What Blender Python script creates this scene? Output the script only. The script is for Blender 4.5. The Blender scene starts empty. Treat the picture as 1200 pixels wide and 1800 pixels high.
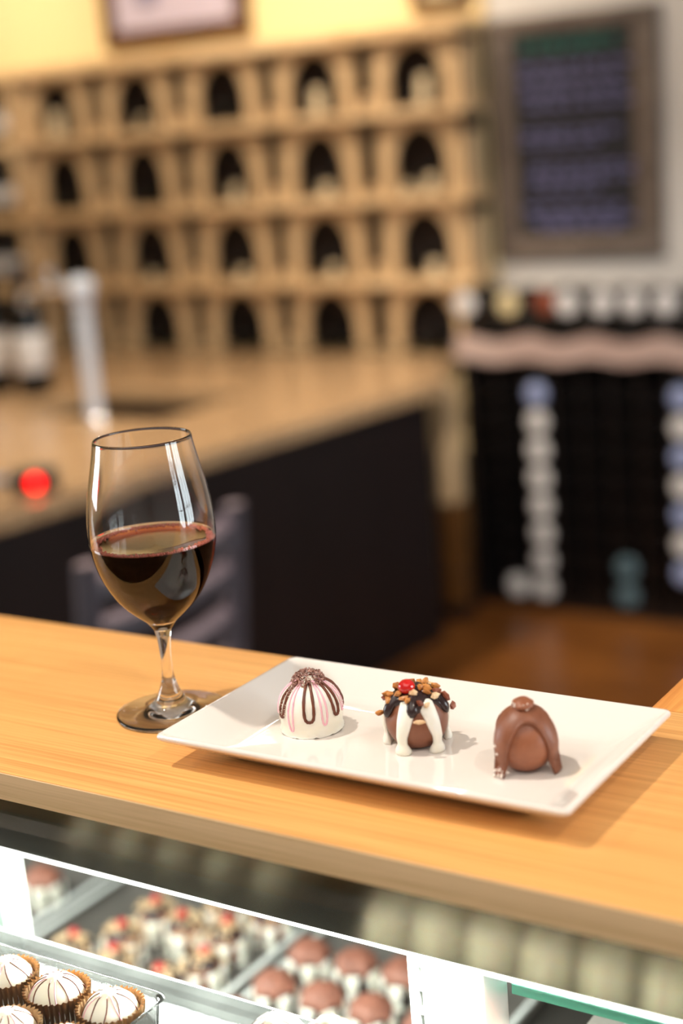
import bpy, bmesh, math, random
from mathutils import Vector, Matrix, noise
random.seed(7)
sc = bpy.context.scene
COL = sc.collection
PI = math.pi

# ------------------------------------------------------------------ camera
CAMZ = 1.62250
cam_d = bpy.data.cameras.new('camera')
cam = bpy.data.objects.new('camera', cam_d)
COL.objects.link(cam)
sc.camera = cam
yaw, pitch, roll = 0.58652, 0.24382, 0.07944
fw = Vector((-math.sin(yaw)*math.cos(pitch), math.cos(yaw)*math.cos(pitch), -math.sin(pitch)))
r0 = Vector((math.cos(yaw), math.sin(yaw), 0)); u0 = r0.cross(fw)
rr = r0*math.cos(roll) - u0*math.sin(roll); uu = u0*math.cos(roll) + r0*math.sin(roll)
cam.matrix_world = Matrix(((rr.x, uu.x, -fw.x, 0), (rr.y, uu.y, -fw.y, 0), (rr.z, uu.z, -fw.z, CAMZ), (0, 0, 0, 1)))
cam_d.sensor_fit = 'VERTICAL'; cam_d.sensor_height = 36; cam_d.lens = 54.004
cam_d.clip_start = 0.05
cam_d.dof.use_dof = True
cam_d.dof.focus_distance = 0.965
cam_d.dof.aperture_fstop = 2.7

# ------------------------------------------------------------------ view, world
sc.view_settings.view_transform = 'Standard'
sc.view_settings.look = 'None'
sc.view_settings.gamma = 1
sc.view_settings.use_curve_mapping = False
sc.view_settings.exposure = 0.0
sc.cycles.max_bounces = 14; sc.cycles.transparent_max_bounces = 24; sc.cycles.transmission_bounces = 14
sc.cycles.diffuse_bounces = 4; sc.cycles.sample_clamp_indirect = 6.0
sc.cycles.blur_glossy = 0.3

def lin(c):
    c = c/255.0
    return c/12.92 if c <= 0.04045 else ((c+0.055)/1.055)**2.4
def rgb(r, g, b): return (lin(r), lin(g), lin(b), 1)

world = bpy.data.worlds.new('world'); sc.world = world; world.use_nodes = True
bg = world.node_tree.nodes['Background']
bg.inputs[0].default_value = (1.0, 0.97, 0.93, 1); bg.inputs[1].default_value = 0.35

# ------------------------------------------------------------------ lamps (x right along the counter, y away, z up)
def spot(name, loc, target, power, color, angle, blend=0.5, radius=0.03):
    l = bpy.data.lights.new(name, 'SPOT'); o = bpy.data.objects.new(name, l); COL.objects.link(o)
    l.energy = power; l.color = color; l.spot_size = math.radians(angle); l.spot_blend = blend; l.shadow_soft_size = radius
    o.location = loc
    o.rotation_euler = (Vector(target)-Vector(loc)).to_track_quat('-Z', 'Y').to_euler()
    return o
def area(name, loc, target, sx, sy, power, color):
    l = bpy.data.lights.new(name, 'AREA'); o = bpy.data.objects.new(name, l); COL.objects.link(o)
    l.shape = 'RECTANGLE'; l.size = sx; l.size_y = sy; l.energy = power; l.color = color
    o.location = loc
    o.rotation_euler = (Vector(target)-Vector(loc)).to_track_quat('-Z', 'Y').to_euler()
    return o
WARM = (1.0, 0.86, 0.68); SOFTW = (1.0, 0.90, 0.78); CASEC = (0.95, 1.0, 0.92); COOL = (0.86, 0.93, 1.0)
# track spots over the serving counter
lamps = [spot('counter_spot', (-1.25, 0.42, 3.05), (-0.5, 0.75, 1.25), 108, SOFTW, 60, 0.6, 0.035),
         spot('counter_spot', (-2.35, -0.1, 3.05), (-0.55, 0.75, 1.25), 34, SOFTW, 50, 0.6, 0.035),
         spot('counter_spot', (0.75, 0.45, 3.05), (-0.45, 0.75, 1.25), 34, SOFTW, 60, 0.6, 0.035)]
for l in lamps: l.data.cycles.is_caustics_light = True
# wall washers over the bar
for wx, pw in ((-4.9, 100), (-4.0, 90), (-3.15, 90), (-2.55, 118)):
    spot('wall_washer_spot', (wx, 3.5, 3.05), (wx, 4.75, 2.15), pw, WARM, 72, 1.0, 0.04)
spot('bar_spot', (-3.0, 2.7, 3.05), (-2.9, 3.6, 0.8), 175, WARM, 70, 0.7, 0.04)
spot('bar_spot', (-2.9, 4.0, 3.05), (-2.5, 3.4, 0.8), 100, WARM, 70, 0.7, 0.04)
spot('chair_fill_spot', (-2.1, 1.75, 3.05), (-1.85, 2.05, 0.8), 1000, (1.0, 0.76, 0.62), 30, 0.8, 0.04)  # added unseen spot that brightens the slat tops of the chair
spot('rack_fill_spot', (-1.3, 1.6, 3.05), (-2.02, 4.45, 0.6), 250, SOFTW, 34, 0.8, 0.04)  # added unseen spot that lifts the bottle ends in the stand
# daylight behind the panes of the right wall and of the left wall
area('daylight', (3.25, 1.3, 1.75), (0, 1.3, 1.4), 0.75, 1.9, 64, COOL)
area('daylight', (3.25, 2.585, 1.75), (0, 2.4, 1.4), 1.43, 1.9, 112, COOL)
area('daylight', (-6.5, -0.2, 1.9), (0, 0.3, 1.3), 2.0, 1.8, 190, COOL)
# added unseen fill light above the customers' side, small bright ceiling lamps over the bar
area('overhead_fill_light', (0.1, -0.9, 3.15), (0.1, -0.9, 0), 3.0, 2.0, 36, (1.0, 0.95, 0.88))
for lx, ly in ((-3.15, 4.1), (-2.88, 4.23), (-2.78, 3.86)):
    area('ceiling_lamp', (lx, ly, 3.1), (lx+0.3, ly-0.6, 0), 0.14, 0.04, 0.8, (1.0, 0.95, 0.86))

# ------------------------------------------------------------------ materials
def newmat(name):
    m = bpy.data.materials.new(name); m.use_nodes = True
    nt = m.node_tree
    return m, nt, nt.nodes['Principled BSDF'], nt.nodes['Material Output']
def mat(name, col, rough=0.5, metal=0.0, spec=0.5, trans=0.0, ior=1.5, sss=0.0, coat=0.0, emis=None, estr=0.0,
        var=None, vscale=8.0, bump=0.0, bscale=60.0):
    m, nt, p, out = newmat(name)
    p.inputs['Base Color'].default_value = col; p.inputs['Roughness'].default_value = rough
    p.inputs['Metallic'].default_value = metal; p.inputs['Specular IOR Level'].default_value = spec
    p.inputs['Transmission Weight'].default_value = trans; p.inputs['IOR'].default_value = ior
    p.inputs['Coat Weight'].default_value = coat
    if sss: p.inputs['Subsurface Weight'].default_value = sss; p.inputs['Subsurface Radius'].default_value = (0.004, 0.003, 0.002); p.inputs['Subsurface Scale'].default_value = 1.0
    if emis: p.inputs['Emission Color'].default_value = emis; p.inputs['Emission Strength'].default_value = estr
    if var or bump:
        tc = nt.nodes.new('ShaderNodeTexCoord')
        if var:
            n = nt.nodes.new('ShaderNodeTexNoise'); n.inputs['Scale'].default_value = vscale; n.inputs['Detail'].default_value = 4
            nt.links.new(tc.outputs['Object'], n.inputs['Vector'])
            mx = nt.nodes.new('ShaderNodeMix'); mx.data_type = 'RGBA'
            mx.inputs[6].default_value = col; mx.inputs[7].default_value = var
            rp = nt.nodes.new('ShaderNodeMapRange'); rp.inputs[1].default_value = 0.35; rp.inputs[2].default_value = 0.65
            nt.links.new(n.outputs['Fac'], rp.inputs[0]); nt.links.new(rp.outputs[0], mx.inputs[0])
            nt.links.new(mx.outputs[2], p.inputs['Base Color'])
        if bump:
            n2 = nt.nodes.new('ShaderNodeTexNoise'); n2.inputs['Scale'].default_value = bscale; n2.inputs['Detail'].default_value = 3
            nt.links.new(tc.outputs['Object'], n2.inputs['Vector'])
            b = nt.nodes.new('ShaderNodeBump'); b.inputs['Strength'].default_value = bump; b.inputs['Distance'].default_value = 0.002
            nt.links.new(n2.outputs['Fac'], b.inputs['Height']); nt.links.new(b.outputs['Normal'], p.inputs['Normal'])
    return m
def wood(name, light, dark, scale, rough=0.35, wave=0.5, bump=0.05, spec=0.4):
    """grain: stretched noise; scale is an (x, y, z) frequency in 1/m, low along the grain"""
    m, nt, p, out = newmat(name)
    tc = nt.nodes.new('ShaderNodeTexCoord'); mp = nt.nodes.new('ShaderNodeMapping')
    mp.inputs['Scale'].default_value = scale
    nt.links.new(tc.outputs['Object'], mp.inputs['Vector'])
    n = nt.nodes.new('ShaderNodeTexNoise'); n.inputs['Scale'].default_value = 1.0; n.inputs['Detail'].default_value = 6; n.inputs['Roughness'].default_value = 0.65; n.inputs['Distortion'].default_value = 0.3
    nt.links.new(mp.outputs[0], n.inputs['Vector'])
    mp2 = nt.nodes.new('ShaderNodeMapping'); mp2.inputs['Scale'].default_value = tuple(s*0.16 for s in scale)
    nt.links.new(tc.outputs['Object'], mp2.inputs['Vector'])
    n2 = nt.nodes.new('ShaderNodeTexNoise'); n2.inputs['Scale'].default_value = 1.0; n2.inputs['Detail'].default_value = 3
    nt.links.new(mp2.outputs[0], n2.inputs['Vector'])
    ad = nt.nodes.new('ShaderNodeMath'); ad.operation = 'MULTIPLY_ADD'; ad.inputs[1].default_value = wave
    nt.links.new(n2.outputs['Fac'], ad.inputs[0]); nt.links.new(n.outputs['Fac'], ad.inputs[2])
    rp = nt.nodes.new('ShaderNodeMapRange'); rp.inputs[1].default_value = 0.38+wave*0.5; rp.inputs[2].default_value = 0.66+wave*0.5
    nt.links.new(ad.outputs[0], rp.inputs[0])
    mx = nt.nodes.new('ShaderNodeMix'); mx.data_type = 'RGBA'; mx.inputs[6].default_value = light; mx.inputs[7].default_value = dark
    nt.links.new(rp.outputs[0], mx.inputs[0]); nt.links.new(mx.outputs[2], p.inputs['Base Color'])
    p.inputs['Roughness'].default_value = rough; p.inputs['Specular IOR Level'].default_value = spec
    b = nt.nodes.new('ShaderNodeBump'); b.inputs['Strength'].default_value = bump; b.inputs['Distance'].default_value = 0.001
    nt.links.new(n.outputs['Fac'], b.inputs['Height']); nt.links.new(b.outputs['Normal'], p.inputs['Normal'])
    return m
def clear(name, tint=(0.97, 0.985, 0.975, 1), rough=0.02, ior=1.45, haze=0.0):
    """thin clear sheet: transparent with a fresnel gloss"""
    m = bpy.data.materials.new(name); m.use_nodes = True; nt = m.node_tree
    nt.nodes.clear()
    out = nt.nodes.new('ShaderNodeOutputMaterial'); t = nt.nodes.new('ShaderNodeBsdfTransparent'); g = nt.nodes.new('ShaderNodeBsdfGlossy')
    t.inputs[0].default_value = tint; g.inputs['Roughness'].default_value = rough
    f = nt.nodes.new('ShaderNodeFresnel'); f.inputs['IOR'].default_value = ior
    mx = nt.nodes.new('ShaderNodeMixShader')
    nt.links.new(f.outputs[0], mx.inputs[0]); nt.links.new(t.outputs[0], mx.inputs[1]); nt.links.new(g.outputs[0], mx.inputs[2])
    last = mx
    if haze:
        d = nt.nodes.new('ShaderNodeBsdfDiffuse'); d.inputs[0].default_value = (0.9, 0.92, 0.9, 1)
        tc = nt.nodes.new('ShaderNodeTexCoord'); n = nt.nodes.new('ShaderNodeTexNoise'); n.inputs['Scale'].default_value = 25
        mr = nt.nodes.new('ShaderNodeMapRange'); mr.inputs[1].default_value = 0.3; mr.inputs[2].default_value = 0.7; mr.inputs[3].default_value = haze*0.6; mr.inputs[4].default_value = haze*1.4
        nt.links.new(tc.outputs['Object'], n.inputs['Vector']); nt.links.new(n.outputs['Fac'], mr.inputs[0])
        last = nt.nodes.new('ShaderNodeMixShader')
        nt.links.new(mr.outputs[0], last.inputs[0]); nt.links.new(mx.outputs[0], last.inputs[1]); nt.links.new(d.outputs[0], last.inputs[2])
    nt.links.new(last.outputs[0], out.inputs['Surface'])
    return m

M = {}
M['counter'] = wood('counter_oak_laminate', rgb(238, 178, 106), rgb(208, 146, 80), (4, 400, 400), 0.38, 0.22, 0.04)
M['edge'] = wood('counter_edge_band', rgb(226, 194, 152), rgb(198, 166, 122), (4, 260, 260), 0.45, 0.7, 0.03)
M['return'] = wood('return_oak', rgb(228, 160, 84), rgb(200, 126, 58), (170, 5, 170), 0.4, 0.6, 0.03)
M['maple'] = wood('rack_maple', rgb(216, 184, 142), rgb(190, 154, 110), (8, 60, 20), 0.5, 0.6, 0.03)
M['maple_v'] = wood('rack_maple_upright', rgb(214, 184, 144), rgb(192, 158, 116), (60, 60, 6), 0.5, 0.6, 0.03)
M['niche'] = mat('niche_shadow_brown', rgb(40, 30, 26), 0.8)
M['yellow'] = mat('yellow_plaster', rgb(240, 212, 156), 0.85, bump=0.1, bscale=40)
M['white_wall'] = mat('white_plaster', rgb(205, 198, 192), 0.85, bump=0.1, bscale=40)
M['ceiling'] = mat('ceiling_white', rgb(225, 220, 210), 0.9, bump=0.1, bscale=30)
M['floor'] = wood('brown_floor', rgb(130, 80, 36), rgb(94, 54, 22), (3, 14, 14), 0.28, 0.8, 0.02)
M['granite'] = mat('tan_granite', rgb(206, 172, 132), 0.22, var=rgb(160, 126, 92), vscale=60, spec=0.5)
M['bar_dark'] = wood('espresso_panel', rgb(28, 18, 18), rgb(20, 13, 13), (40, 40, 4), 0.45, 0.6, 0.02, 0.3)
M['chrome'] = mat('chrome', (0.93, 0.94, 0.97, 1), 0.22, metal=1.0, bump=0.01)
M['silver_enamel'] = mat('pale_silver_enamel', rgb(222, 228, 240), 0.3, coat=0.6, bump=0.005)
M['steel'] = mat('brushed_steel', (0.78, 0.80, 0.80, 1), 0.34, metal=1.0, bump=0.03, bscale=200)
M['navy'] = mat('slate_blue_paint', rgb(76, 72, 80), 0.42, var=rgb(66, 62, 70), vscale=20)
M['slate'] = mat('chalkboard_black', rgb(22, 21, 30), 0.75, var=rgb(17, 16, 23), vscale=9)
M['frame'] = wood('weathered_frame', rgb(112, 98, 88), rgb(86, 74, 66), (20, 20, 20), 0.6, 0.6, 0.05)
M['chalk'] = mat('lavender_chalk', rgb(122, 120, 164), 0.9, bump=0.1)
M['teal_chalk'] = mat('teal_chalk', rgb(44, 100, 88), 0.9, bump=0.1)
M['porcelain'] = mat('white_porcelain', rgb(236, 228, 221), 0.05, coat=0.4, spec=0.5, bump=0.004, bscale=30)
M['white_choc'] = mat('white_chocolate', rgb(250, 246, 236), 0.35, sss=0.15, var=rgb(247, 241, 224), vscale=60, bump=0.04, bscale=250)
M['milk'] = mat('milk_chocolate', rgb(136, 82, 56), 0.45, var=rgb(122, 70, 46), vscale=90, bump=0.04, bscale=300)
M['milk_light'] = mat('milk_chocolate_light', rgb(150, 90, 60), 0.42, var=rgb(134, 78, 52), vscale=90, bump=0.05, bscale=300)
M['dark_choc'] = mat('dark_chocolate', rgb(52, 36, 36), 0.22, var=rgb(40, 26, 26), vscale=120, bump=0.05, bscale=250)
M['drizzle'] = mat('brown_drizzle', rgb(116, 60, 38), 0.4, var=rgb(98, 48, 30), vscale=200, bump=0.05, bscale=400)
M['pink'] = mat('pink_drizzle', rgb(246, 190, 204), 0.4, bump=0.05, bscale=400)
M['crumb'] = mat('cocoa_sugar_crumb', rgb(204, 160, 146), 0.3, var=rgb(112, 66, 52), vscale=420, bump=0.1, bscale=900)
M['nut'] = mat('caramel_nut', rgb(206, 140, 72), 0.32, var=rgb(158, 92, 40), vscale=160, bump=0.1, bscale=400)
M['nut_pale'] = mat('pale_nut', rgb(236, 206, 166), 0.4, var=rgb(214, 172, 126), vscale=160, bump=0.1, bscale=400)
M['nut_brown'] = mat('skin_nut', rgb(150, 84, 60), 0.4, var=rgb(120, 60, 40), vscale=160, bump=0.1, bscale=400)
M['cherry'] = mat('candied_cherry', rgb(214, 16, 14), 0.1, coat=0.7, sss=0.1, var=rgb(186, 8, 8), vscale=80)
M['salt'] = mat('salt_grain', rgb(240, 226, 214), 0.3, bump=0.1, bscale=900)
M['pink_top'] = mat('rosy_brown_topping', rgb(156, 100, 82), 0.5, var=rgb(128, 78, 62), vscale=120, bump=0.3, bscale=200)
M['cup'] = mat('brown_paper_cup', rgb(186, 146, 102), 0.8, var=rgb(164, 124, 82), vscale=60)
M['laminate'] = mat('dark_satin_metal', (0.052, 0.047, 0.034, 1), 0.26, metal=1.0, var=(0.045, 0.041, 0.03, 1), vscale=6)
M['white_metal'] = mat('white_enamel', rgb(240, 243, 240), 0.35, spec=0.4, bump=0.01)
M['grey_enamel'] = mat('grey_green_enamel', rgb(132, 146, 138), 0.45, bump=0.01)
M['case_in'] = mat('case_liner_grey', rgb(70, 68, 64), 0.4, var=rgb(60, 58, 55), vscale=10)
M['tray'] = mat('dark_tray', rgb(84, 80, 76), 0.35, bump=0.03, bscale=80)
M['pane'] = clear('case_glass', (0.965, 0.985, 0.972, 1))
M['shelfglass'] = clear('shelf_glass', (0.965, 0.985, 0.975, 1), haze=0.014)  # milky diffuse white mixed in to imitate light reflected off the shelf
M['plastic'] = clear('clear_plastic', (0.985, 0.99, 0.99, 1), 0.05, 1.4, 0.012)
M['green_edge'] = mat('green_glass_edge', rgb(70, 128, 108), 0.12, trans=0.25, spec=0.6, bump=0.01)
M['pale_edge'] = mat('frosted_glass_edge', rgb(228, 240, 236), 0.3, trans=0.0, spec=0.6, bump=0.01)
M['lamp'] = mat('led_diffuser', rgb(255, 255, 250), 0.5, emis=(0.98, 1.0, 0.95, 1), estr=6.0, bump=0.001)
M['bottle'] = mat('dark_bottle_glass', rgb(12, 11, 12), 0.22, spec=0.35, coat=0.1, bump=0.002)
M['label'] = mat('white_paper_label', rgb(226, 222, 220), 0.7, var=rgb(206, 202, 202), vscale=40)
M['label_cream'] = mat('cream_paper_label', rgb(222, 204, 158), 0.7, var=rgb(200, 180, 136), vscale=40)
M['label_orange'] = mat('rust_foil', rgb(150, 76, 48), 0.5, var=rgb(130, 62, 40), vscale=40)
M['label_blue'] = mat('pale_blue_foil', rgb(168, 180, 214), 0.5, var=rgb(140, 150, 196), vscale=40)
M['label_teal'] = mat('dim_teal_foil', rgb(92, 116, 124), 0.5, var=rgb(76, 98, 110), vscale=40)
M['foil'] = mat('dark_capsule', rgb(30, 26, 34), 0.35, bump=0.01)
M['black'] = mat('matte_black', rgb(20, 18, 18), 0.5, bump=0.02)
M['rackdark'] = wood('ebony_rack', rgb(34, 24, 20), rgb(22, 15, 13), (40, 40, 5), 0.5)
M['pinewash'] = wood('pale_pine', rgb(196, 172, 162), rgb(168, 140, 130), (6, 60, 60), 0.6, 0.6, 0.04)
M['led_red'] = mat('red_indicator', rgb(220, 20, 16), 0.3, emis=(1, 0.003, 0.003, 1), estr=6.0)
M['led_blue'] = mat('blue_grey_plastic', rgb(120, 130, 150), 0.3, bump=0.01)
M['picture'] = mat('lavender_print', rgb(196, 182, 196), 0.5, var=rgb(188, 172, 184), vscale=3)
M['seal'] = mat('blue_print_seal', rgb(150, 146, 176), 0.6, bump=0.01)
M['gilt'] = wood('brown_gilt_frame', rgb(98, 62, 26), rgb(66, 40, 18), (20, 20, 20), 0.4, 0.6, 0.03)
M['tagcard'] = mat('cream_card', rgb(226, 204, 168), 0.7, var=rgb(208, 184, 146), vscale=30)
M['wframe'] = mat('window_frame_white', rgb(220, 220, 216), 0.5, bump=0.01)

_p = M['laminate'].node_tree.nodes['Principled BSDF']; _p.inputs['Anisotropic'].default_value = 0.85
_t = M['laminate'].node_tree.nodes.new('ShaderNodeTangent'); _t.direction_type = 'RADIAL'; _t.axis = 'X'
M['laminate'].node_tree.links.new(_t.outputs[0], _p.inputs['Tangent'])
def glass_mat():
    m = bpy.data.materials.new('clear_crystal'); m.use_nodes = True; nt = m.node_tree; nt.nodes.clear()
    out = nt.nodes.new('ShaderNodeOutputMaterial'); g = nt.nodes.new('ShaderNodeBsdfGlass')
    g.inputs['Color'].default_value = (1, 1, 1, 1); g.inputs['Roughness'].default_value = 0.0; g.inputs['IOR'].default_value = 1.5
    nt.links.new(g.outputs[0], out.inputs['Surface'])
    return m
M['glass'] = glass_mat()
def wine_mat():
    """ratio 1.34 at the open surface, wine against glass (1.34 / 1.5) down the wetted side"""
    m = bpy.data.materials.new('red_wine'); m.use_nodes = True; nt = m.node_tree; nt.nodes.clear()
    out = nt.nodes.new('ShaderNodeOutputMaterial'); g = nt.nodes.new('ShaderNodeBsdfGlass')
    g.inputs['Color'].default_value = (1, 1, 1, 1); g.inputs['Roughness'].default_value = 0.0
    tc = nt.nodes.new('ShaderNodeTexCoord'); sx = nt.nodes.new('ShaderNodeSeparateXYZ'); nt.links.new(tc.outputs['Object'], sx.inputs[0])
    gt = nt.nodes.new('ShaderNodeMath'); gt.operation = 'GREATER_THAN'; gt.inputs[1].default_value = 0.12045
    nt.links.new(sx.outputs['Z'], gt.inputs[0])
    mr = nt.nodes.new('ShaderNodeMapRange'); mr.inputs[3].default_value = 1.34/1.5; mr.inputs[4].default_value = 1.34
    nt.links.new(gt.outputs[0], mr.inputs[0]); nt.links.new(mr.outputs[0], g.inputs['IOR'])
    nt.links.new(g.outputs[0], out.inputs['Surface'])
    v = nt.nodes.new('ShaderNodeVolumeAbsorption'); v.inputs['Color'].default_value = (0.76, 0.50, 0.24, 1); v.inputs['Density'].default_value = 380
    nt.links.new(v.outputs[0], out.inputs['Volume'])
    return m
M['wine'] = wine_mat()
M['bubble'] = mat('rosy_bubble', rgb(206, 112, 94), 0.08, trans=0.15, ior=1.3)

# ------------------------------------------------------------------ helpers
def mobj(name, bm, m, parent=None, smooth=True, loc=None):
    me = bpy.data.meshes.new(name)
    bm.normal_update(); bm.to_mesh(me); bm.free()
    for f in me.polygons: f.use_smooth = smooth
    mats = m if isinstance(m, (list, tuple)) else [m]
    for x in mats: me.materials.append(x)
    o = bpy.data.objects.new(name, me); COL.objects.link(o)
    if parent: o.parent = parent
    if loc is not None: o.location = loc
    return o
def autosmooth(o, deg=35):
    me = o.data
    import numpy as np
    for p in me.polygons: p.use_smooth = True
    bm = bmesh.new(); bm.from_mesh(me)
    for e in bm.edges:
        if len(e.link_faces) == 2 and e.calc_face_angle(0) > math.radians(deg): e.smooth = False
    bm.to_mesh(me); bm.free()
    return o
def thing(name, label, cat, loc=(0, 0, 0), rz=0, group=None):
    o = bpy.data.objects.new(name, None); COL.objects.link(o)
    o.empty_display_size = 0.05
    o.location = loc; o.rotation_euler = (0, 0, rz); o['label'] = label; o['category'] = cat
    if group: o['group'] = group
    return o
def tag(o, label=None, cat=None, group=None, kind=None):
    if label: o['label'] = label
    if cat: o['category'] = cat
    if group: o['group'] = group
    if kind: o['kind'] = kind
    return o
def box(bm, x0, x1, y0, y1, z0, z1, bev=0.0, mi=0):
    vs = [bm.verts.new((x, y, z)) for z in (z0, z1) for y in (y0, y1) for x in (x0, x1)]
    fs = [bm.faces.new([vs[i] for i in f]) for f in ((0, 2, 3, 1), (4, 5, 7, 6), (0, 1, 5, 4), (2, 6, 7, 3), (0, 4, 6, 2), (1, 3, 7, 5))]
    for f in fs: f.material_index = mi
    if bev > 0:
        es = list({e for f in fs for e in f.edges})
        bmesh.ops.bevel(bm, geom=es, offset=bev, segments=2, affect='EDGES', profile=0.6)
    return bm
def bx(name, x0, x1, y0, y1, z0, z1, m, parent=None, bev=0.002):
    bm = bmesh.new(); box(bm, min(x0, x1), max(x0, x1), min(y0, y1), max(y0, y1), min(z0, z1), max(z0, z1), bev)
    o = mobj(name, bm, m, parent); return autosmooth(o)
def lathe(bm, prof, n=48, cx=0, cy=0, closed=False):
    """profile list of (r, z); r = 0 ends become poles"""
    rings = []
    for r, z in prof:
        if r < 1e-6: rings.append([bm.verts.new((cx, cy, z))])
        else: rings.append([bm.verts.new((cx+r*math.cos(2*PI*i/n), cy+r*math.sin(2*PI*i/n), z)) for i in range(n)])
    pairs = list(zip(rings[:-1], rings[1:]))
    if closed: pairs.append((rings[-1], rings[0]))
    for a, b in pairs:
        for i in range(n):
            j = (i+1) % n
            if len(a) == 1 and len(b) == 1: continue
            if len(a) == 1: bm.faces.new((a[0], b[j], b[i]))
            elif len(b) == 1: bm.faces.new((a[i], a[j], b[0]))
            else: bm.faces.new((a[i], a[j], b[j], b[i]))
    return bm
def smooth_prof(pts, sub=6):
    """Catmull-Rom through the points"""
    out = []
    P = [pts[0]] + list(pts) + [pts[-1]]
    for i in range(1, len(P)-2):
        p0, p1, p2, p3 = P[i-1], P[i], P[i+1], P[i+2]
        for k in range(sub):
            t = k/sub; t2 = t*t; t3 = t2*t
            out.append(tuple(0.5*((2*p1[j])+(-p0[j]+p2[j])*t+(2*p0[j]-5*p1[j]+4*p2[j]-p3[j])*t2+(-p0[j]+3*p1[j]-3*p2[j]+p3[j])*t3) for j in range(len(p1))))
    out.append(tuple(pts[-1])); return out
def tube(bm, path, rad, n=10, closed=False, flat=1.0, upv=None):
    """sweep a circle along a path; rad is a number or a list"""
    P = [Vector(p) for p in path]; N = len(P)
    R = rad if isinstance(rad, (list, tuple)) else [rad]*N
    rings = []; up = Vector(upv) if upv else Vector((0.13, 0.27, 1)).normalized()
    for i in range(N):
        a = P[(i-1) % N] if (closed or i > 0) else P[i]; b = P[(i+1) % N] if (closed or i < N-1) else P[i]
        t = (b-a).normalized()
        s = t.cross(up)
        if s.length < 1e-4: s = t.cross(Vector((1, 0, 0)))
        s.normalize(); w = s.cross(t).normalized()
        if not upv: up = w
        rings.append([bm.verts.new(P[i] + R[i]*(math.cos(2*PI*k/n)*s + flat*math.sin(2*PI*k/n)*w)) for k in range(n)])
    for i in range(N if closed else N-1):
        a, b = rings[i], rings[(i+1) % N]
        for k in range(n):
            bm.faces.new((a[k], a[(k+1) % n], b[(k+1) % n], b[k]))
    if not closed:
        bm.faces.new(list(reversed(rings[0]))); bm.faces.new(rings[-1])
    return bm
def rrect(hx, hy, r, n=6):
    pts = []
    for cx, cy, a0 in ((hx-r, hy-r, 0), (-hx+r, hy-r, 90), (-hx+r, -hy+r, 180), (hx-r, -hy+r, 270)):
        for k in range(n+1):
            a = math.radians(a0+90*k/n); pts.append((cx+r*math.cos(a), cy+r*math.sin(a)))
    return pts
def loft(bm, loops, cap0=True, cap1=True):
    rings = [[bm.verts.new(p) for p in L] for L in loops]
    n = len(rings[0])
    for a, b in zip(rings[:-1], rings[1:]):
        for k in range(n): bm.faces.new((a[k], a[(k+1) % n], b[(k+1) % n], b[k]))
    if cap0: bm.faces.new(list(reversed(rings[0])))
    if cap1: bm.faces.new(rings[-1])
    return bm
def blob(bm, c, r, seed, sub=1, squash=(1, 1, 1), amp=0.3, rot=None):
    g = bmesh.ops.create_icosphere(bm, subdivisions=sub, radius=1.0)['verts']
    rm = rot or Matrix.Rotation(seed*1.7, 3, 'Z') @ Matrix.Rotation(seed*2.3, 3, 'X')
    for v in g:
        d = v.co.copy()
        k = 1+amp*noise.noise(d*1.3+Vector((seed*3.1, seed*1.7, 0)))*2
        p = Vector((d.x*squash[0], d.y*squash[1], d.z*squash[2]))*(r*k)
        v.co = rm @ p + Vector(c)
def dup(o, parent=None):
    """a thing with copies of its parts and sub-parts (mesh data shared)"""
    c = o.copy(); COL.objects.link(c)
    if parent: c.parent = parent
    for ch in list(o.children): dup(ch, c)
    return c

# ================================================================== STRUCTURE
def struct(o):
    o['kind'] = 'structure'; return o
XL, XR, YF, YB, ZC = -6.2, 3.0, -3.0, 4.83, 3.2
struct(bx('floor', XL-0.2, XR+0.5, YF-0.5, YB+0.3, -0.1, 0, M['floor'], bev=0))
struct(bx('ceiling', XL-0.2, XR+0.2, YF-0.2, YB+0.3, ZC, ZC+0.1, M['ceiling'], bev=0))
struct(bx('wall_back_left', XL, -2.47, YB-0.04, YB+0.1, 0, ZC, M['yellow'], bev=0))
struct(bx('wall_back_right', -2.47, XR, YB, YB+0.12, 0, ZC, M['white_wall'], bev=0))
def wall_with_openings(name, axis, pos, t, a0, a1, ops, m):
    """wall along axis ('x' or 'y') at pos, thickness t, with rectangular openings (a_lo, a_hi, z_lo, z_hi)"""
    bm = bmesh.new()
    def seg(u0, u1, z0, z1):
        if u1-u0 < 1e-4 or z1-z0 < 1e-4: return
        if axis == 'x': box(bm, u0, u1, pos, pos+t, z0, z1)
        else: box(bm, pos, pos+t, u0, u1, z0, z1)
    cur = a0
    for lo, hi, z0, z1 in ops:
        seg(cur, lo, 0, ZC); seg(lo, hi, 0, z0); seg(lo, hi, z1, ZC); cur = hi
    seg(cur, a1, 0, ZC)
    return struct(mobj(name, bm, m, smooth=False))
wall_with_openings('wall_right', 'y', XR, 0.12, YF, YB, [(0.92, 1.68, 0.8, 2.7), (1.87, 3.30, 0.8, 2.7)], M['white_wall'])
wall_with_openings('wall_front', 'x', YF-0.12, 0.12, XL, XR, [], M['white_wall'])
wall_with_openings('wall_left', 'y', XL-0.12, 0.12, YF, YB, [(-1.2, 0.8, 1.0, 2.8)], M['yellow'])
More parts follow.
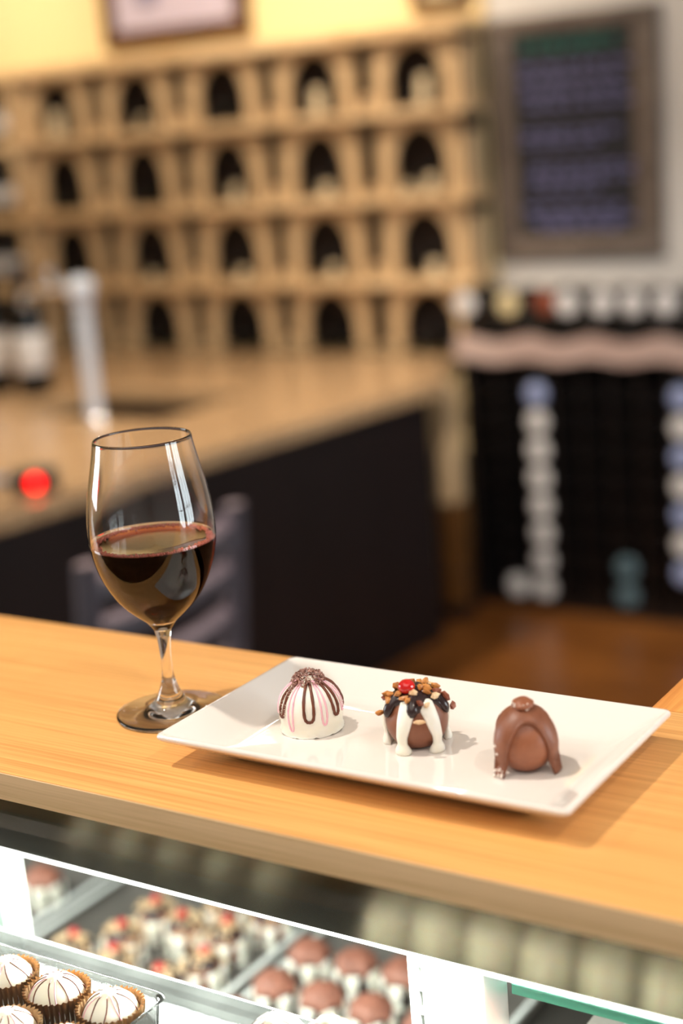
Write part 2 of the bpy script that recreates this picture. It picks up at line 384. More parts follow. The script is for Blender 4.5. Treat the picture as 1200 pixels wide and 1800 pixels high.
def window(i, axis, pos, a0, a1, z0, z1, nv, nh):
    w = thing('window_%d' % i, '', ''); del w['label']; del w['category']; w['kind'] = 'structure'
    def bar(nm, u0, u1, za, zb):
        if axis == 'y': bx(nm, pos, pos+0.06, u0, u1, za, zb, M['wframe'], w, 0.003)
        else: bx(nm, u0, u1, pos-0.06, pos, za, zb, M['wframe'], w, 0.003)
    f = 0.05
    bar('frame_bar', a0, a0+f, z0, z1); bar('frame_bar', a1-f, a1, z0, z1); bar('frame_bar', a0+f, a1-f, z0, z0+f); bar('frame_bar', a0+f, a1-f, z1-f, z1)
    for k in range(1, nv): u = a0+(a1-a0)*k/nv; bar('muntin', u-0.015, u+0.015, z0+f, z1-f)
    for k in range(1, nh):
        z = z0+(z1-z0)*k/nh
        bar('muntin', a0+f, a1-f, z-0.015, z+0.015)
    if axis == 'y': bx('pane', pos+0.035, pos+0.04, a0+f, a1-f, z0+f, z1-f, M['pane'], w, 0)
    else: bx('pane', a0+f, a1-f, pos-0.04, pos-0.035, z0+f, z1-f, M['pane'], w, 0)
window(1, 'y', XR+0.03, 0.92, 1.68, 0.8, 2.7, 2, 3)
window(2, 'y', XR+0.03, 1.87, 3.30, 0.8, 2.7, 3, 3)
window(3, 'y', XL-0.09, -1.2, 0.8, 1.0, 2.8, 3, 2)
struct(bx('baseboard_back', -2.47, XR, YB-0.015, YB, 0, 0.1, M['wframe'], bev=0.003))

# ================================================================== SERVING COUNTER
CT = 1.25; YCF, YCB = 0.6213, 0.8664; TH = 0.0185
def edge_board(name, label, cat, x0, x1, y0, y1, m):
    t = thing(name, label, cat, ((x0+x1)/2, (y0+y1)/2, CT-TH)); return t
ct = thing('serving_counter', 'pale oak counter top board holding the wine glass and the white plate', 'counter', (-0.5, 0.74, CT-TH))
def in_parent(o, par):
    o.location = o.location - par.location; o.parent = par; return o
o = bx('counter_top', -2.2, 0.9, YCF+0.0012, YCB, CT-TH, CT, M['counter'], bev=0.0008); in_parent(o, ct); ct_top = o
o.cycles.is_caustics_receiver = True
o = bx('edge_band', -2.2, 0.9, YCF, YCF+0.0011, CT-TH, CT-0.0006, M['edge'], bev=0); in_parent(o, ct)
o['label'] = 'dull tan front edge strip'
rt = thing('return_counter', 'orange oak counter wing running back behind the right end of the plate', 'counter', (0.0, 1.2, CT-TH))
o = bx('counter_top', -0.352, 0.25, YCB+0.0006, 2.0, CT-TH, CT, M['return'], bev=0.0008); in_parent(o, rt)

# ================================================================== DISPLAY CASE
case = thing('display_case', 'lit glass chocolate display case under the oak counter', 'display case', (-0.5, 0.8, 0))
def cpart(name, *a, parent=None, **k):
    o = bx(name, *a, **k); o.location = o.location - case.location; o.parent = case
    return o
XC0, XC1 = -2.0, 0.8
YR = 0.70
o = cpart('header_panel', XC0, XC1, YR, YR+0.016, 1.143, CT-TH-0.0005, M['laminate'], bev=0.0005); o['label'] = 'dark satin header strip under the counter edge'
ls = cpart('light_rail', XC0, XC1, YR-0.0003, YR+0.016, 1.1405, 1.1428, M['lamp'], bev=0.0004); ls['label'] = 'thin glowing white light rail'
area('case_light', (-0.6, YR+0.006, 1.1385), (-0.6, YR-0.11, 1.0), 2.7, 0.010, 44, CASEC)
area('case_light', (-0.6, 0.79, 1.196), (-0.6, 0.90, 0.8), 2.7, 0.02, 24, CASEC)
cpart('ceiling_panel', XC0, XC1, 0.72, 0.86, 1.20, 1.21, M['white_metal'])
cpart('base_cabinet', XC0, XC1, 0.42, 1.30, 0.0, 0.74, M['case_in'], bev=0.004)
cpart('deck', XC0, XC1, 0.47, 1.28, 0.7403, 0.76, M['case_in'])
# rear slope and back
def case_mesh(name, prof, x0, x1, m, thick=0.0):
    bm = bmesh.new()
    a = [bm.verts.new((x0, y, z)) for y, z in prof]; b = [bm.verts.new((x1, y, z)) for y, z in prof]
    for i in range(len(prof)-1): bm.faces.new((a[i], b[i], b[i+1], a[i+1]))
    if thick: bmesh.ops.solidify(bm, geom=bm.faces[:], thickness=thick)
    o = mobj(name, bm, m); o.location = -case.location; o.parent = case
    return o
o = case_mesh('rear_panel', [(0.86, 1.21), (1.29, 1.0), (1.29, 0.745)], XC0, XC1, M['case_in'], 0.008)
pane_prof = [(0.626, 1.2295), (0.58, 1.19), (0.53, 1.142), (0.492, 1.095), (0.465, 1.04), (0.452, 0.97), (0.45, 0.88), (0.45, 0.762)]
o = case_mesh('front_glass', smooth_prof(pane_prof, 5), XC0, XC1, M['pane'], 0.005); o['label'] = 'curved clear front glass'
cpart('end_wall', XC0-0.02, XC0-0.0005, 0.45, 1.29, 0.74, 1.0, M['white_metal']); cpart('end_wall', XC1+0.0005, XC1+0.02, 0.45, 1.29, 0.74, 1.0, M['white_metal'])
# uprights
def slotted(name, x0, x1, y0, y1, z0, z1):
    """shelf standard: strip with a column of recessed slots in its front face"""
    bm = bmesh.new()
    w = x1-x0; sx0, sx1 = x0+w*0.42, x0+w*0.58
    n = int((z1-z0)/0.016); dz = (z1-z0)/n
    box(bm, x0, sx0, y0, y1, z0, z1); box(bm, sx1, x1, y0, y1, z0, z1)
    for k in range(n):
        za = z0+k*dz
        box(bm, sx0, sx1, y0, y1, za, za+dz*0.28)
        box(bm, sx0, sx1, y0+(y1-y0)*0.6, y1, za+dz*0.28, za+dz)
    o = mobj(name, bm, M['white_metal'] if x0 > -0.6 else M['grey_enamel'], smooth=False); o.location = -case.location; o.parent = case
    return o
for nm, xa, xb, xs0, xs1 in (('post', -0.856, -0.8205, -0.820, -0.807), ('post', -0.4375, -0.410, -0.4545, -0.438), ('post', 0.02, 0.06, 0.0, 0.019)):
    cpart(nm, xa, xb, 0.717, 0.757, 0.7605, 1.139, M['white_metal'], bev=0.0025)
    slotted('shelf_standard', xs0, xs1, 0.717, 0.733, 0.7605, 1.139)
cpart('side_trim', -0.4095, -0.4035, 0.72, 0.75, 0.7605, 1.139, M['steel'], bev=0.001)
# glass shelves: clear sheet with an edge strip
def gshelf(x0, x1, y0, y1, z, t, edge, eside):
    o = cpart('glass_shelf', x0, x1, y0, y1, z-t, z, M['shelfglass'], bev=0)
    e = bx('shelf_edge', x0, x1, *( (y1+0.0002, y1+0.0022) if eside == 'back' else (y0-0.0022, y0-0.0002)), z-t, z, edge, None, 0.0006)
    e.parent = o
    return o
gshelf(-1.95, 0.7, 0.50, 0.686, 1.086, 0.009, M['pale_edge'], 'back')
gshelf(-0.402, -0.01, 0.754, 0.86, 1.1035, 0.007, M['green_edge'], 'front')

# ================================================================== PLATE
px_, py_ = -0.4570, 0.7440
plate = thing('white_plate', 'rectangular white porcelain plate with flared rim carrying three truffles', 'plate', (px_, py_, CT), math.radians(0.1))
bm = bmesh.new()
PL = [(0.100, 0.044, 0.0004, 0.006), (0.104, 0.048, 0.0002, 0.007), (0.106, 0.050, 0.0014, 0.007), (0.1365, 0.0745, 0.0165, 0.005), (0.1378, 0.0758, 0.0179, 0.0045), (0.1382, 0.0762, 0.0193, 0.0045), (0.1376, 0.0756, 0.0206, 0.0045), (0.1362, 0.0742, 0.0211, 0.004), (0.1348, 0.0728, 0.0206, 0.004),
      (0.117, 0.0570, 0.0078, 0.006), (0.1115, 0.0515, 0.0052, 0.008), (0.1085, 0.0485, 0.0046, 0.009), (0.10, 0.04, 0.0044, 0.008), (0.05, 0.015, 0.0043, 0.006)]
loft(bm, [[(x, y, z) for x, y in rrect(hx, hy, r, 5)] for hx, hy, z, r in PL])
bmesh.ops.recalc_face_normals(bm, faces=bm.faces)
o = mobj('dish', bm, M['porcelain'], plate)
PZ = CT+0.0045

# ================================================================== TRUFFLES
def shape_pt(R, hup, zc, s, az, off=0.0, flare=0.0, sq=0.55):
    """s: 0 at the top, 1 on the ground; dome above the equator, near-vertical below it"""
    if s < sq:
        th = s/sq*PI/2
        rr_, z = (R+off)*math.sin(th), zc+(hup+off)*math.cos(th)
    else:
        k = (s-sq)/(1-sq)
        rr_, z = R+off-0.10*R*k*k+flare*max(0, k-0.55)**1.5*3.0, zc*(1-k)
    return Vector((rr_*math.cos(az), rr_*math.sin(az), z))
def shell(bm, R, hup, zc, edge, th, naz=96, ns=22, flare=0.0, s0=0.0, bead=0.0, sq=0.55, nz=0.0):
    """a coat lying on the body from the top down to s = edge(az), with a rolled rim"""
    rows = []
    for j in range(ns+1):
        t = j/ns; row = []
        for i in range(naz):
            az = 2*PI*i/naz; se = edge(az)
            s = s0+(se-s0)*t
            o_ = th*math.sqrt(max(0.0, 1-t**8))
            if bead: o_ += bead*math.exp(-((t-0.93)/0.05)**2)
            o_ += nz*noise.noise(Vector((math.cos(az)*3, math.sin(az)*3, s*6)))
            row.append(bm.verts.new(shape_pt(R, hup, zc, s, az, o_-0.0004*t, flare, sq)))
        rows.append(row)
    if s0 <= 0.001:
        for v in rows[0][1:]: pass
    for a, b in zip(rows[:-1], rows[1:]):
        for i in range(naz):
            k = (i+1) % naz
            bm.faces.new((a[i], b[i], b[k], a[k]))
    bmesh.ops.remove_doubles(bm, verts=bm.verts, dist=1e-6)
    return bm
def body_sphere(bm, r, zc, up=1.0, flat=0.0004):
    prof = []
    for k in range(0, 25):
        a = -PI/2+PI*k/24
        z = zc+r*math.sin(a)*(up if a > 0 else 1.0)
        prof.append((r*math.cos(a), max(flat, z)))
    prof[0] = (0, prof[0][1]); prof[-1] = (0, prof[-1][1])
    return lathe(bm, prof, 48)

# --- white dome truffle with brown and pink loops
def white_dome():
    t = thing('truffle', 'white dome truffle with brown and pink drizzle loops and crumb top on the white plate', 'truffle', (-0.5330, 0.7490, PZ), math.atan2(-0.7585, 0.5365))
    R, hup, zc = 0.0204, 0.0196, 0.0140
    bm = bmesh.new(); rows = []
    naz, ns = 96, 30
    for j in range(ns+1):
        s = j/ns; row = []
        for i in range(naz):
            az = 2*PI*i/naz
            p = shape_pt(R, hup, zc, s, az, 0, 0.0018)
            k = 1+0.010*noise.noise(p*120)
            p.x *= k; p.y *= k
            if s > 0.9:
                w = (s-0.9)/0.1; jag = noise.noise(Vector((math.cos(az)*4, math.sin(az)*4, 2.0)))+0.6*noise.noise(Vector((math.cos(az)*11, math.sin(az)*11, 5.0)))
                p.x *= 1+w*0.10*max(0, 0.1+jag); p.y *= 1+w*0.10*max(0, 0.1+jag); p.z += w*0.0030*max(0, jag)
            row.append(bm.verts.new(p))
        rows.append(row)
    for a, b in zip(rows[:-1], rows[1:]):
        for i in range(naz): bm.faces.new((a[i], b[i], b[(i+1) % naz], a[(i+1) % naz]))
    bm.faces.new(rows[-1])
    bmesh.ops.remove_doubles(bm, verts=bm.verts, dist=1e-6)
    mobj('coating', bm, M['white_choc'], t)
    def loop(a0, half, smax, rad, m, name, off):
        pts = []; n = 34
        for k in range(n+1):
            u = -1+2*k/n
            s = 0.10+(smax-0.10)*(1-abs(u)**2.6)
            az = math.radians(a0)+math.radians(half)*math.copysign(abs(u)**0.9, u)*(0.35+0.65*(s/smax))*(1 if abs(u) < .96 else .8)
            pts.append(shape_pt(R, hup, zc, s, az, off+rad*0.35))
        bm = bmesh.new(); tube(bm, pts, [rad*(1+0.12*math.sin(k*1.9)) for k in range(n+1)], 8)
        mobj(name, bm, m, t)
    for a0, h, sm in ((-62, 11, 0.60), (-4, 16, 0.64), (50, 12, 0.60), (104, 13, 0.6), (160, 14, 0.62), (218, 13, 0.6)):
        loop(a0, h, sm, 0.00098, M['drizzle'], 'brown_loop', 0.0)
    for a0, h, sm in ((-40, 9, 0.86), (24, 9, 0.74), (74, 10, 0.6), (132, 10, 0.75), (190, 10, 0.8), (-92, 9, 0.62)):
        loop(a0, h, sm, 0.00066, M['pink'], 'pink_loop', -0.0001)
    bm = bmesh.new(); rnd = random.Random(3)
    for k in range(420):
        a = rnd.random()*2*PI; q = math.sqrt(rnd.random()); hgt = 0.0058*math.sqrt(max(0, 1-q*q))
        p = shape_pt(R, hup, zc, q*0.185, a, hgt*rnd.uniform(0.55, 1.0))
        blob(bm, p, rnd.uniform(0.0004, 0.0008), k*0.37, 1, (1, rnd.uniform(.6, 1), rnd.uniform(.6, 1)), 0.4)
    tag(mobj('crumb_topping', bm, M['crumb'], t, smooth=False), 'sparkling brown sugar crumb crown', kind='stuff')
    bm = bmesh.new()
    for k in range(170):
        a = math.radians(rnd.choice((-62, -66, -58, 68, 72, -52, 76))+rnd.uniform(-8, 8)); s = rnd.uniform(0.2, 0.55)
        blob(bm, shape_pt(R, hup, zc, s, a, 0.0008), rnd.uniform(0.00018, 0.00036), k*0.9, 0, amp=0.3)
    tag(mobj('sugar_grains', bm, M['salt'], t, smooth=False), kind='stuff')
    return t
t1 = white_dome()

# --- milk truffle with white drips, nuts and cherry
def cherry_truffle(full=True):
    t = thing('truffle', 'milk chocolate truffle with white drips, chopped nuts and a red cherry at the plate centre', 'truffle', (-0.4570, 0.7525, PZ), math.atan2(-0.7605, 0.4595))
    R, hup, zc = 0.0192, 0.0185, 0.0165
    bm = bmesh.new(); body_sphere(bm, R, zc, 0.97); mobj('chocolate_ball', bm, M['milk'], t)
    def drip(a0, w, top=0.20, foot=1.0):
        bm = bmesh.new(); n = 22; pts = []; rad = []
        rows = []; m_ = 13
        for j in range(n+1):
            u = j/n; s = top+(1-top)*u
            wid = w*(1.15-0.55*min(1, u/0.75))
            if u > 0.80: wid = w*(0.62+0.42*foot*math.sin(min(1, (u-0.80)/0.16)*PI/2))
            row = []
            for i in range(m_):
                q = -1+2*i/(m_-1)
                prof = math.sqrt(max(0, 1-q*q))
                th = 0.0027*prof
                az = math.radians(a0)*((0.55+0.45*min(1, u/0.65)) if full and abs(a0) < 60 else 1)+q*wid/R*(1/max(0.55, math.sin(min(PI/2, s/0.55*PI/2))))
                fl = 0.0
                p = shape_pt(R-0.0002, hup-0.0002, zc, s, az, th)
                if u > 0.76:
                    k = min(1.0, (u-0.76)/0.2)
                    k = k*k*(3-2*k)
                    rad_dir = Vector((math.cos(az), math.sin(az), 0))
                    p += rad_dir*(0.0022*k*prof*foot)
                row.append(bm.verts.new(p))
            rows.append(row)
        for a, b in zip(rows[:-1], rows[1:]):
            for i in range(m_-1): bm.faces.new((a[i], b[i], b[i+1], a[i+1]))
        # close the back and the ends
        bm.faces.new(rows[-1]); bm.faces.new(list(reversed(rows[0])))
        for a, b in zip(rows[:-1], rows[1:]): bm.faces.new((a[0], a[-1], b[-1], b[0]))
        bmesh.ops.recalc_face_normals(bm, faces=bm.faces)
        return bm
    if full:
        for a0, w in ((-31, 0.0056), (38, 0.0054), (-104, 0.0056), (112, 0.0056), (165, 0.0054), (212, 0.0054)):
            mobj('white_drip', drip(a0, w), M['white_choc'], t)
    else:
        for a0 in (-32, 30, 92, 154, 216, 278):
            mobj('white_drip', drip(a0, 0.0070, 0.44, 0.75), M['white_choc'], t)
    # dark chocolate cap with lobes
    def edge(az):
        a = math.degrees(az)
        v = 0.27
        for c, w, d in ((-75, 20, 0.19), (0, 22, 0.11), (68, 16, 0.18), (128, 20, 0.15), (190, 20, 0.15), (240, 18, 0.12)):
            dd = (a-c+180) % 360-180
            v += d*math.exp(-(dd/w)**2)
        return v
    bm = bmesh.new(); shell(bm, R, hup, zc, edge, 0.0030, 72, 12, nz=0.0006)
    mobj('dark_cap', bm, M['dark_choc'] if full is not None else M['dark_choc'], t)
    rnd = random.Random(11)
    if full:
        for a0, se in ((-66, 0.47), (-8, 0.42), (70, 0.46), (190, 0.45)):
            bm = bmesh.new()
            pts = [shape_pt(R, hup, zc, 0.14+(se-0.14)*k/9, math.radians(a0), 0.0014) for k in range(10)]
            tube(bm, pts, [0.0026+0.0010*math.sin(k/9*PI*0.8) for k in range(8)]+[0.0027, 0.0012], 12, flat=0.8)
            mobj('dark_lobe', bm, M['dark_choc'], t)
        spots = [(-70, .36, 'nut'), (-82, .46, 'nut'), (-55, .24, 'nut'), (-40, .16, 'nut'), (-18, .30, 'nut'), (-8, .20, 'nut_pale'), (8, .34, 'nut_brown'), (22, .37, 'nut_pale'), (4, .46, 'nut_pale'),
                 (38, .22, 'nut'), (30, .12, 'nut'), (52, .30, 'nut_pale'), (70, .26, 'nut_brown'), (78, .38, 'nut_brown'), (92, .46, 'nut_brown'), (60, .14, 'nut'), (100, .25, 'nut'), (140, .2, 'nut'), (170, .3, 'nut'), (200, .18, 'nut'),
                 (228, .28, 'nut'), (255, .22, 'nut'), (262, .34, 'nut'), (280, .30, 'nut'), (120, .12, 'nut'), (-66, .16, 'nut'), (150, .34, 'nut_pale'), (-100, .40, 'nut_brown'), (48, .18, 'nut'), (-30, .27, 'nut')]
        for k, (a, s, m) in enumerate(spots):
            bm = bmesh.new()
            s = s if s > .44 else s*0.84
            p = shape_pt(R, hup, zc, s, math.radians(a), 0.0040)
            if a == 4:
                blob(bm, p, 0.0020, 2.2, 2, (1.9, 0.8, 0.7), 0.12, Matrix.Rotation(PI/2, 3, 'Z'))
            else:
                blob(bm, p, rnd.uniform(0.0023, 0.0033), k*1.31, 1, (1.25, rnd.uniform(.7, 1), rnd.uniform(.55, .8)), 0.28)
            mobj('nut_piece', bm, M[m], t, smooth=False)
    else:
        bm = bmesh.new()
        for k in range(44):
            a = rnd.random()*360; s = rnd.uniform(.05, .47)
            blob(bm, shape_pt(R, hup, zc, s, math.radians(a), 0.0036), rnd.uniform(0.002, 0.0030), k*1.31, 1, (1.25, .8, .7), 0.28)
        tag(mobj('chopped_nuts', bm, M['nut_pale'], t, smooth=False), kind='stuff')
    bm = bmesh.new()
    c = shape_pt(R, hup, zc, 0.11 if full else 0.05, math.radians(-40), 0.0052)
    bmesh.ops.create_uvsphere(bm, u_segments=24, v_segments=16, radius=0.0050)
    for v in bm.verts: v.co = Vector((v.co.x*1.05, v.co.y*1.05, v.co.z*0.92)) + c
    o = mobj('cherry', bm, M['cherry'], t)
    return t
t2 = cherry_truffle(True)

# --- milk chocolate truffle under an arched drape
def drape_truffle():
    t = thing('truffle', 'all brown milk chocolate truffle with arched drape and salt grains near the right plate rim', 'truffle', (-0.3805, 0.7450, PZ), math.atan2(-0.7615, 0.3825))
    R, hup, zc = 0.0172, 0.0195, 0.0160
    bm = bmesh.new(); body_sphere(bm, R+0.0006, zc+0.0004, 1.05); mobj('chocolate_ball', bm, M['milk_light'], t)
    legs = [-48, 62, 140, 222]
    def edge(az):
        a = math.degrees(az) % 360
        L = sorted(x % 360 for x in legs)
        for i in range(len(L)):
            lo, hi = L[i], L[(i+1) % len(L)]
            if hi <= lo: hi += 360
            aa = a if a >= lo else a+360
            if lo <= aa <= hi:
                u = abs(-1+2*(aa-lo)/(hi-lo))
                wl = 1-2*10.5/(hi-lo)
                v = min(1.0, u/wl)
                return 0.265+(1.0-0.265)*(1-math.sqrt(max(0.0, 1-v**2.6)))
        return 1
    bm = bmesh.new(); shell(bm, R, hup, zc, edge, 0.0033, 160, 30, flare=0.0060, bead=0.0010)
    mobj('chocolate_drape', bm, M['milk'], t)
    bm = bmesh.new()
    blob(bm, (0.0005, 0, zc+hup+0.0042), 0.0062, 4.4, 3, (1.15, 1.05, 0.52), 0.10, Matrix.Identity(3))
    tb = mobj('top_button', bm, M['milk_light'], t)
    bm = bmesh.new(); rnd = random.Random(5)
    for k in range(16):
        a = math.radians(-48+rnd.uniform(-9, 9)); p = shape_pt(R, hup, zc, rnd.uniform(.86, .975), a, 0.0030, 0.0060)
        blob(bm, p, rnd.uniform(0.0005, 0.0009), k, 1, amp=0.25)
    for a, s in ((-58, .52), (-53, .62), (-120, .8), (-110, .93)):
        blob(bm, shape_pt(R, hup, zc, s, math.radians(a), 0.0030), 0.0009, a*.1, 1, amp=0.2)
    for k in range(12):
        a = rnd.uniform(-1.6, 0.6); blob(bm, (0.0005+0.0064*math.cos(a), 0.0062*math.sin(a), zc+hup+0.0042+rnd.uniform(-.002, .0018)), rnd.uniform(0.0004, 0.0008), k+.4, 1, amp=0.25)
    tag(mobj('salt_grains', bm, M['salt'], t), kind='stuff')
    return t
t3 = drape_truffle()

# ================================================================== WINE GLASS
gx, gy = -0.6438, 0.7436
wg = thing('wine_glass', 'stemmed wine glass half full of red wine standing left of the plate', 'wine glass', (gx, gy, CT))
outer = [(0.0060, 0.0600), (0.0105, 0.0660), (0.0170, 0.0716), (0.0235, 0.0780), (0.0295, 0.0860), (0.0350, 0.0965), (0.0390, 0.1080), (0.0413, 0.1200), (0.0418, 0.1310), (0.0410, 0.1430), (0.0390, 0.1560), (0.0362, 0.1690), (0.0338, 0.1800), (0.0321, 0.1893)]
inner_bot = 0.0665
def outer_r(z):
    P = smooth_prof(outer, 8)
    for (r0_, z0_), (r1_, z1_) in zip(P[:-1], P[1:]):
        if z0_ <= z <= z1_: return r0_+(r1_-r0_)*(z-z0_)/max(1e-9, z1_-z0_)
    return P[-1][0]
foot = [(0.0, 0.0010), (0.020, 0.0008), (0.0345, 0.0003), (0.0366, 0.0008), (0.0371, 0.0018), (0.0365, 0.0026), (0.0335, 0.0030), (0.0240, 0.0040), (0.0165, 0.0058), (0.0108, 0.0100), (0.0072, 0.0165), (0.0048, 0.0240), (0.0038, 0.0310), (0.0037, 0.0400), (0.0041, 0.0480), (0.0048, 0.0545)]
prof = smooth_prof(foot, 4) + smooth_prof(outer, 6)
TW = 0.0010
rim = [(0.0319, 0.1900), (0.0315, 0.1902), (0.0311, 0.1898)]
innerP = []
for k in range(0, 60):
    z = 0.1890-(0.1890-0.0700)*k/59
    slope = (outer_r(z+0.0005)-outer_r(z-0.0005))/0.001
    innerP.append((outer_r(z)-TW*math.sqrt(1+min(4.0, slope*slope))-0.0006*max(0, (0.085-z)/0.015), z))
rl = innerP[-1][0]
innerP += [(rl*0.8, 0.0684), (rl*0.5, 0.0668), (rl*0.2, 0.0660), (0, 0.0659)]
ZW = 0.1205
upper = [q for q in innerP if q[1] > ZW+0.0008]
rt_ = upper[-1][0]; lower = [q for q in innerP if q[1] < ZW-0.0006]
# the wall is open where the wine wets it: there the wine's own side is the glass-to-wine boundary
bm = bmesh.new(); lathe(bm, prof+rim+upper+[(rt_+0.0002, ZW+0.0003)], 96)
gb = mobj('glass_body', bm, M['glass'], wg)
gb.cycles.is_caustics_caster = True
wprof = list(reversed(lower)) + [(rt_+0.0002, ZW+0.0003), (rt_-0.0010, ZW), (rt_*0.5, ZW), (0, ZW)]
bm = bmesh.new(); lathe(bm, wprof, 96)
autosmooth(mobj('red_wine', bm, M['wine'], wg), 30)
bm = bmesh.new(); rnd = random.Random(9)
for k in range(760):
    a = rnd.random()*2*PI; rb = rt_-0.0013-abs(rnd.gauss(0, 0.0017)); rad = rnd.uniform(0.0005, 0.0012)
    g = bmesh.ops.create_icosphere(bm, subdivisions=1, radius=rad)['verts']
    for v in g: v.co += Vector((rb*math.cos(a), rb*math.sin(a), ZW+rad*0.45+rnd.uniform(0, 0.0005)))
tag(mobj('wine_bubbles', bm, M['bubble'], wg), 'ring of rosy bubbles', kind='stuff')

# ================================================================== BOXED TRUFFLES ON THE GLASS SHELF
def boxed_truffle_proto():
    t = thing('boxed_truffle', 'x', 'truffle')
    R, hup, zc = 0.0185, 0.0190, 0.0150
    bm = bmesh.new(); lathe(bm, [(0, 0.0012), (0.0150, 0.0012)]+[(p.x, p.z) for p in (shape_pt(R, hup, zc, 1-j/20, 0) for j in range(0, 20))]+[(0, zc+hup)], 40)
    mobj('coating', bm, M['white_choc'], t)
    bm = bmesh.new()
    for k in range(9):
        a0 = 2*PI*k/9
        pts = [shape_pt(R, hup, zc, 0.10+0.62*u/10, a0+0.14*math.sin(u*.5+k), 0.0002) for u in range(11)]
        tube(bm, pts, 0.00042, 6)
    mobj('brown_drizzle', bm, M['drizzle'], t)
    bm = bmesh.new()
    for k in range(4):
        a0 = 2*PI*(k+.5)/4
        pts = [shape_pt(R, hup, zc, 0.10+0.62*u/10, a0+0.12*math.cos(u*.4+k), 0.0001) for u in range(11)]
        tube(bm, pts, 0.0005, 6)
    mobj('pink_drizzle', bm, M['pink'], t)
    return t
def cup_proto():
    bm = bmesh.new(); n = 144; loops = []
    for r, z, am in ((0.0150, 0.0004, 0.0), (0.0164, 0.0006, 0.0006), (0.0188, 0.011, 0.0011), (0.0205, 0.0255, 0.0014)):
        loops.append([(lambda rr_: (rr_*math.cos(2*PI*i/n), rr_*math.sin(2*PI*i/n), z+(0.0004*(i % 4 < 2) if z > .02 else 0)))(r+am*math.cos(36*2*PI*i/n)) for i in range(n)])
    loft(bm, loops, True, False)
    bmesh.ops.solidify(bm, geom=bm.faces[:], thickness=0.0003)
    return mobj('paper_cup', bm, M['cup'])
bt0 = boxed_truffle_proto(); cup0 = cup_proto()
SH = 1.0865
def clear_box(x0, x1, y0, y1, label, z=SH):
    t = thing('clear_box', label, 'box', ((x0+x1)/2, (y0+y1)/2, z), 0, 'clear boxes on the glass shelf')
    hx, hy = (x1-x0)/2, (y1-y0)/2
    bm = bmesh.new()
    L = [(hx-0.004, hy-0.004, 0.0002), (hx-0.002, hy-0.002, 0.0006), (hx, hy, 0.034), (hx+0.0022, hy+0.0022, 0.0345), (hx+0.0024, hy+0.0024, 0.0360), (hx+0.0005, hy+0.0005, 0.0360), (hx-0.001, hy-0.001, 0.0345), (hx-0.0032, hy-0.0032, 0.0014)]
    loft(bm, [[(x, y, z) for x, y in rrect(a, b, 0.009, 6)] for a, b, z in L])
    bmesh.ops.recalc_face_normals(bm, faces=bm.faces)
    mobj('tub', bm, M['plastic'], t)
    return t
first = [True]
def fill_box(x0, x1, y0, y1, cols, rows, pitch, yback, xright, words, gname, z=SH):
    for j in range(rows):
        for i in range(cols):
            x = xright-i*pitch; y = yback-j*pitch
            if first[0]: tr, cu = bt0, cup0; first[0] = False
            else: tr, cu = dup(bt0), dup(cup0)
            tr.location = (x, y, z+0.0018); tr.rotation_euler = (0, 0, i*1.3+j*2.1+.3)
            cu.location = (x, y, z+0.0014); cu.rotation_euler = (0, 0, i*.7+j*.9)
            ordn = ('nearest right end', 'second from right end', 'third from right end', 'fourth from right end', 'fifth from right end')[i]
            rw = ('back row', 'second row')[j]
            tr['label'] = 'striped white truffle, %s of the %s, %s' % (rw, words, ordn); tr['group'] = gname
            tag(cu, 'pleated brown cup, %s of the %s, %s' % (rw, words, ordn), 'paper cup', 'paper cups in the '+words)
cbx = clear_box(-0.812, -0.581, 0.5385, 0.6355, 'clear plastic box of striped white truffles, leftmost on the glass shelf')
cbx.scale = (1, 1, 0.74)
fill_box(-0.812, -0.581, 0.5385, 0.6355, 5, 2, 0.0442, 0.6120, -0.6055, 'left clear box', 'white truffles in the left clear box')
t = thing('clear_tray', 'shallow clear tray with rounded corner at the bottom edge, beside the clear box', 'tray', (-0.396, 0.613, SH))
bm = bmesh.new()
L = [(0.1265, 0.0455, 0.0002), (0.1285, 0.0475, 0.0006), (0.1290, 0.0480, 0.0120), (0.1305, 0.0495, 0.0124), (0.1306, 0.0496, 0.0134), (0.1292, 0.0482, 0.0134), (0.1280, 0.0470, 0.0124), (0.1270, 0.0460, 0.0014)]
loft(bm, [[(x, y, z) for x, y in rrect(a, b, 0.014, 6)] for a, b, z in L]); bmesh.ops.recalc_face_normals(bm, faces=bm.faces)
mobj('tub', bm, M['plastic'], t)
for j in range(2):
    for i, x in enumerate((-0.498, -0.460, -0.421, -0.382, -0.342, -0.302)):
        o = dup(bt0); o.location = (x, 0.636-j*0.044, SH+0.0018); o.rotation_euler = (0, 0, i*1.7+j); o.scale = (1.03, 1.03, 1.2 if i else 0.95)
        o['label'] = 'striped white truffle, %s row of the shallow clear tray, %s from its left end' % (('back', 'front')[j], ('first', 'second', 'third', 'fourth', 'fifth', 'sixth')[i]); o['group'] = 'white truffles in the shallow tray'

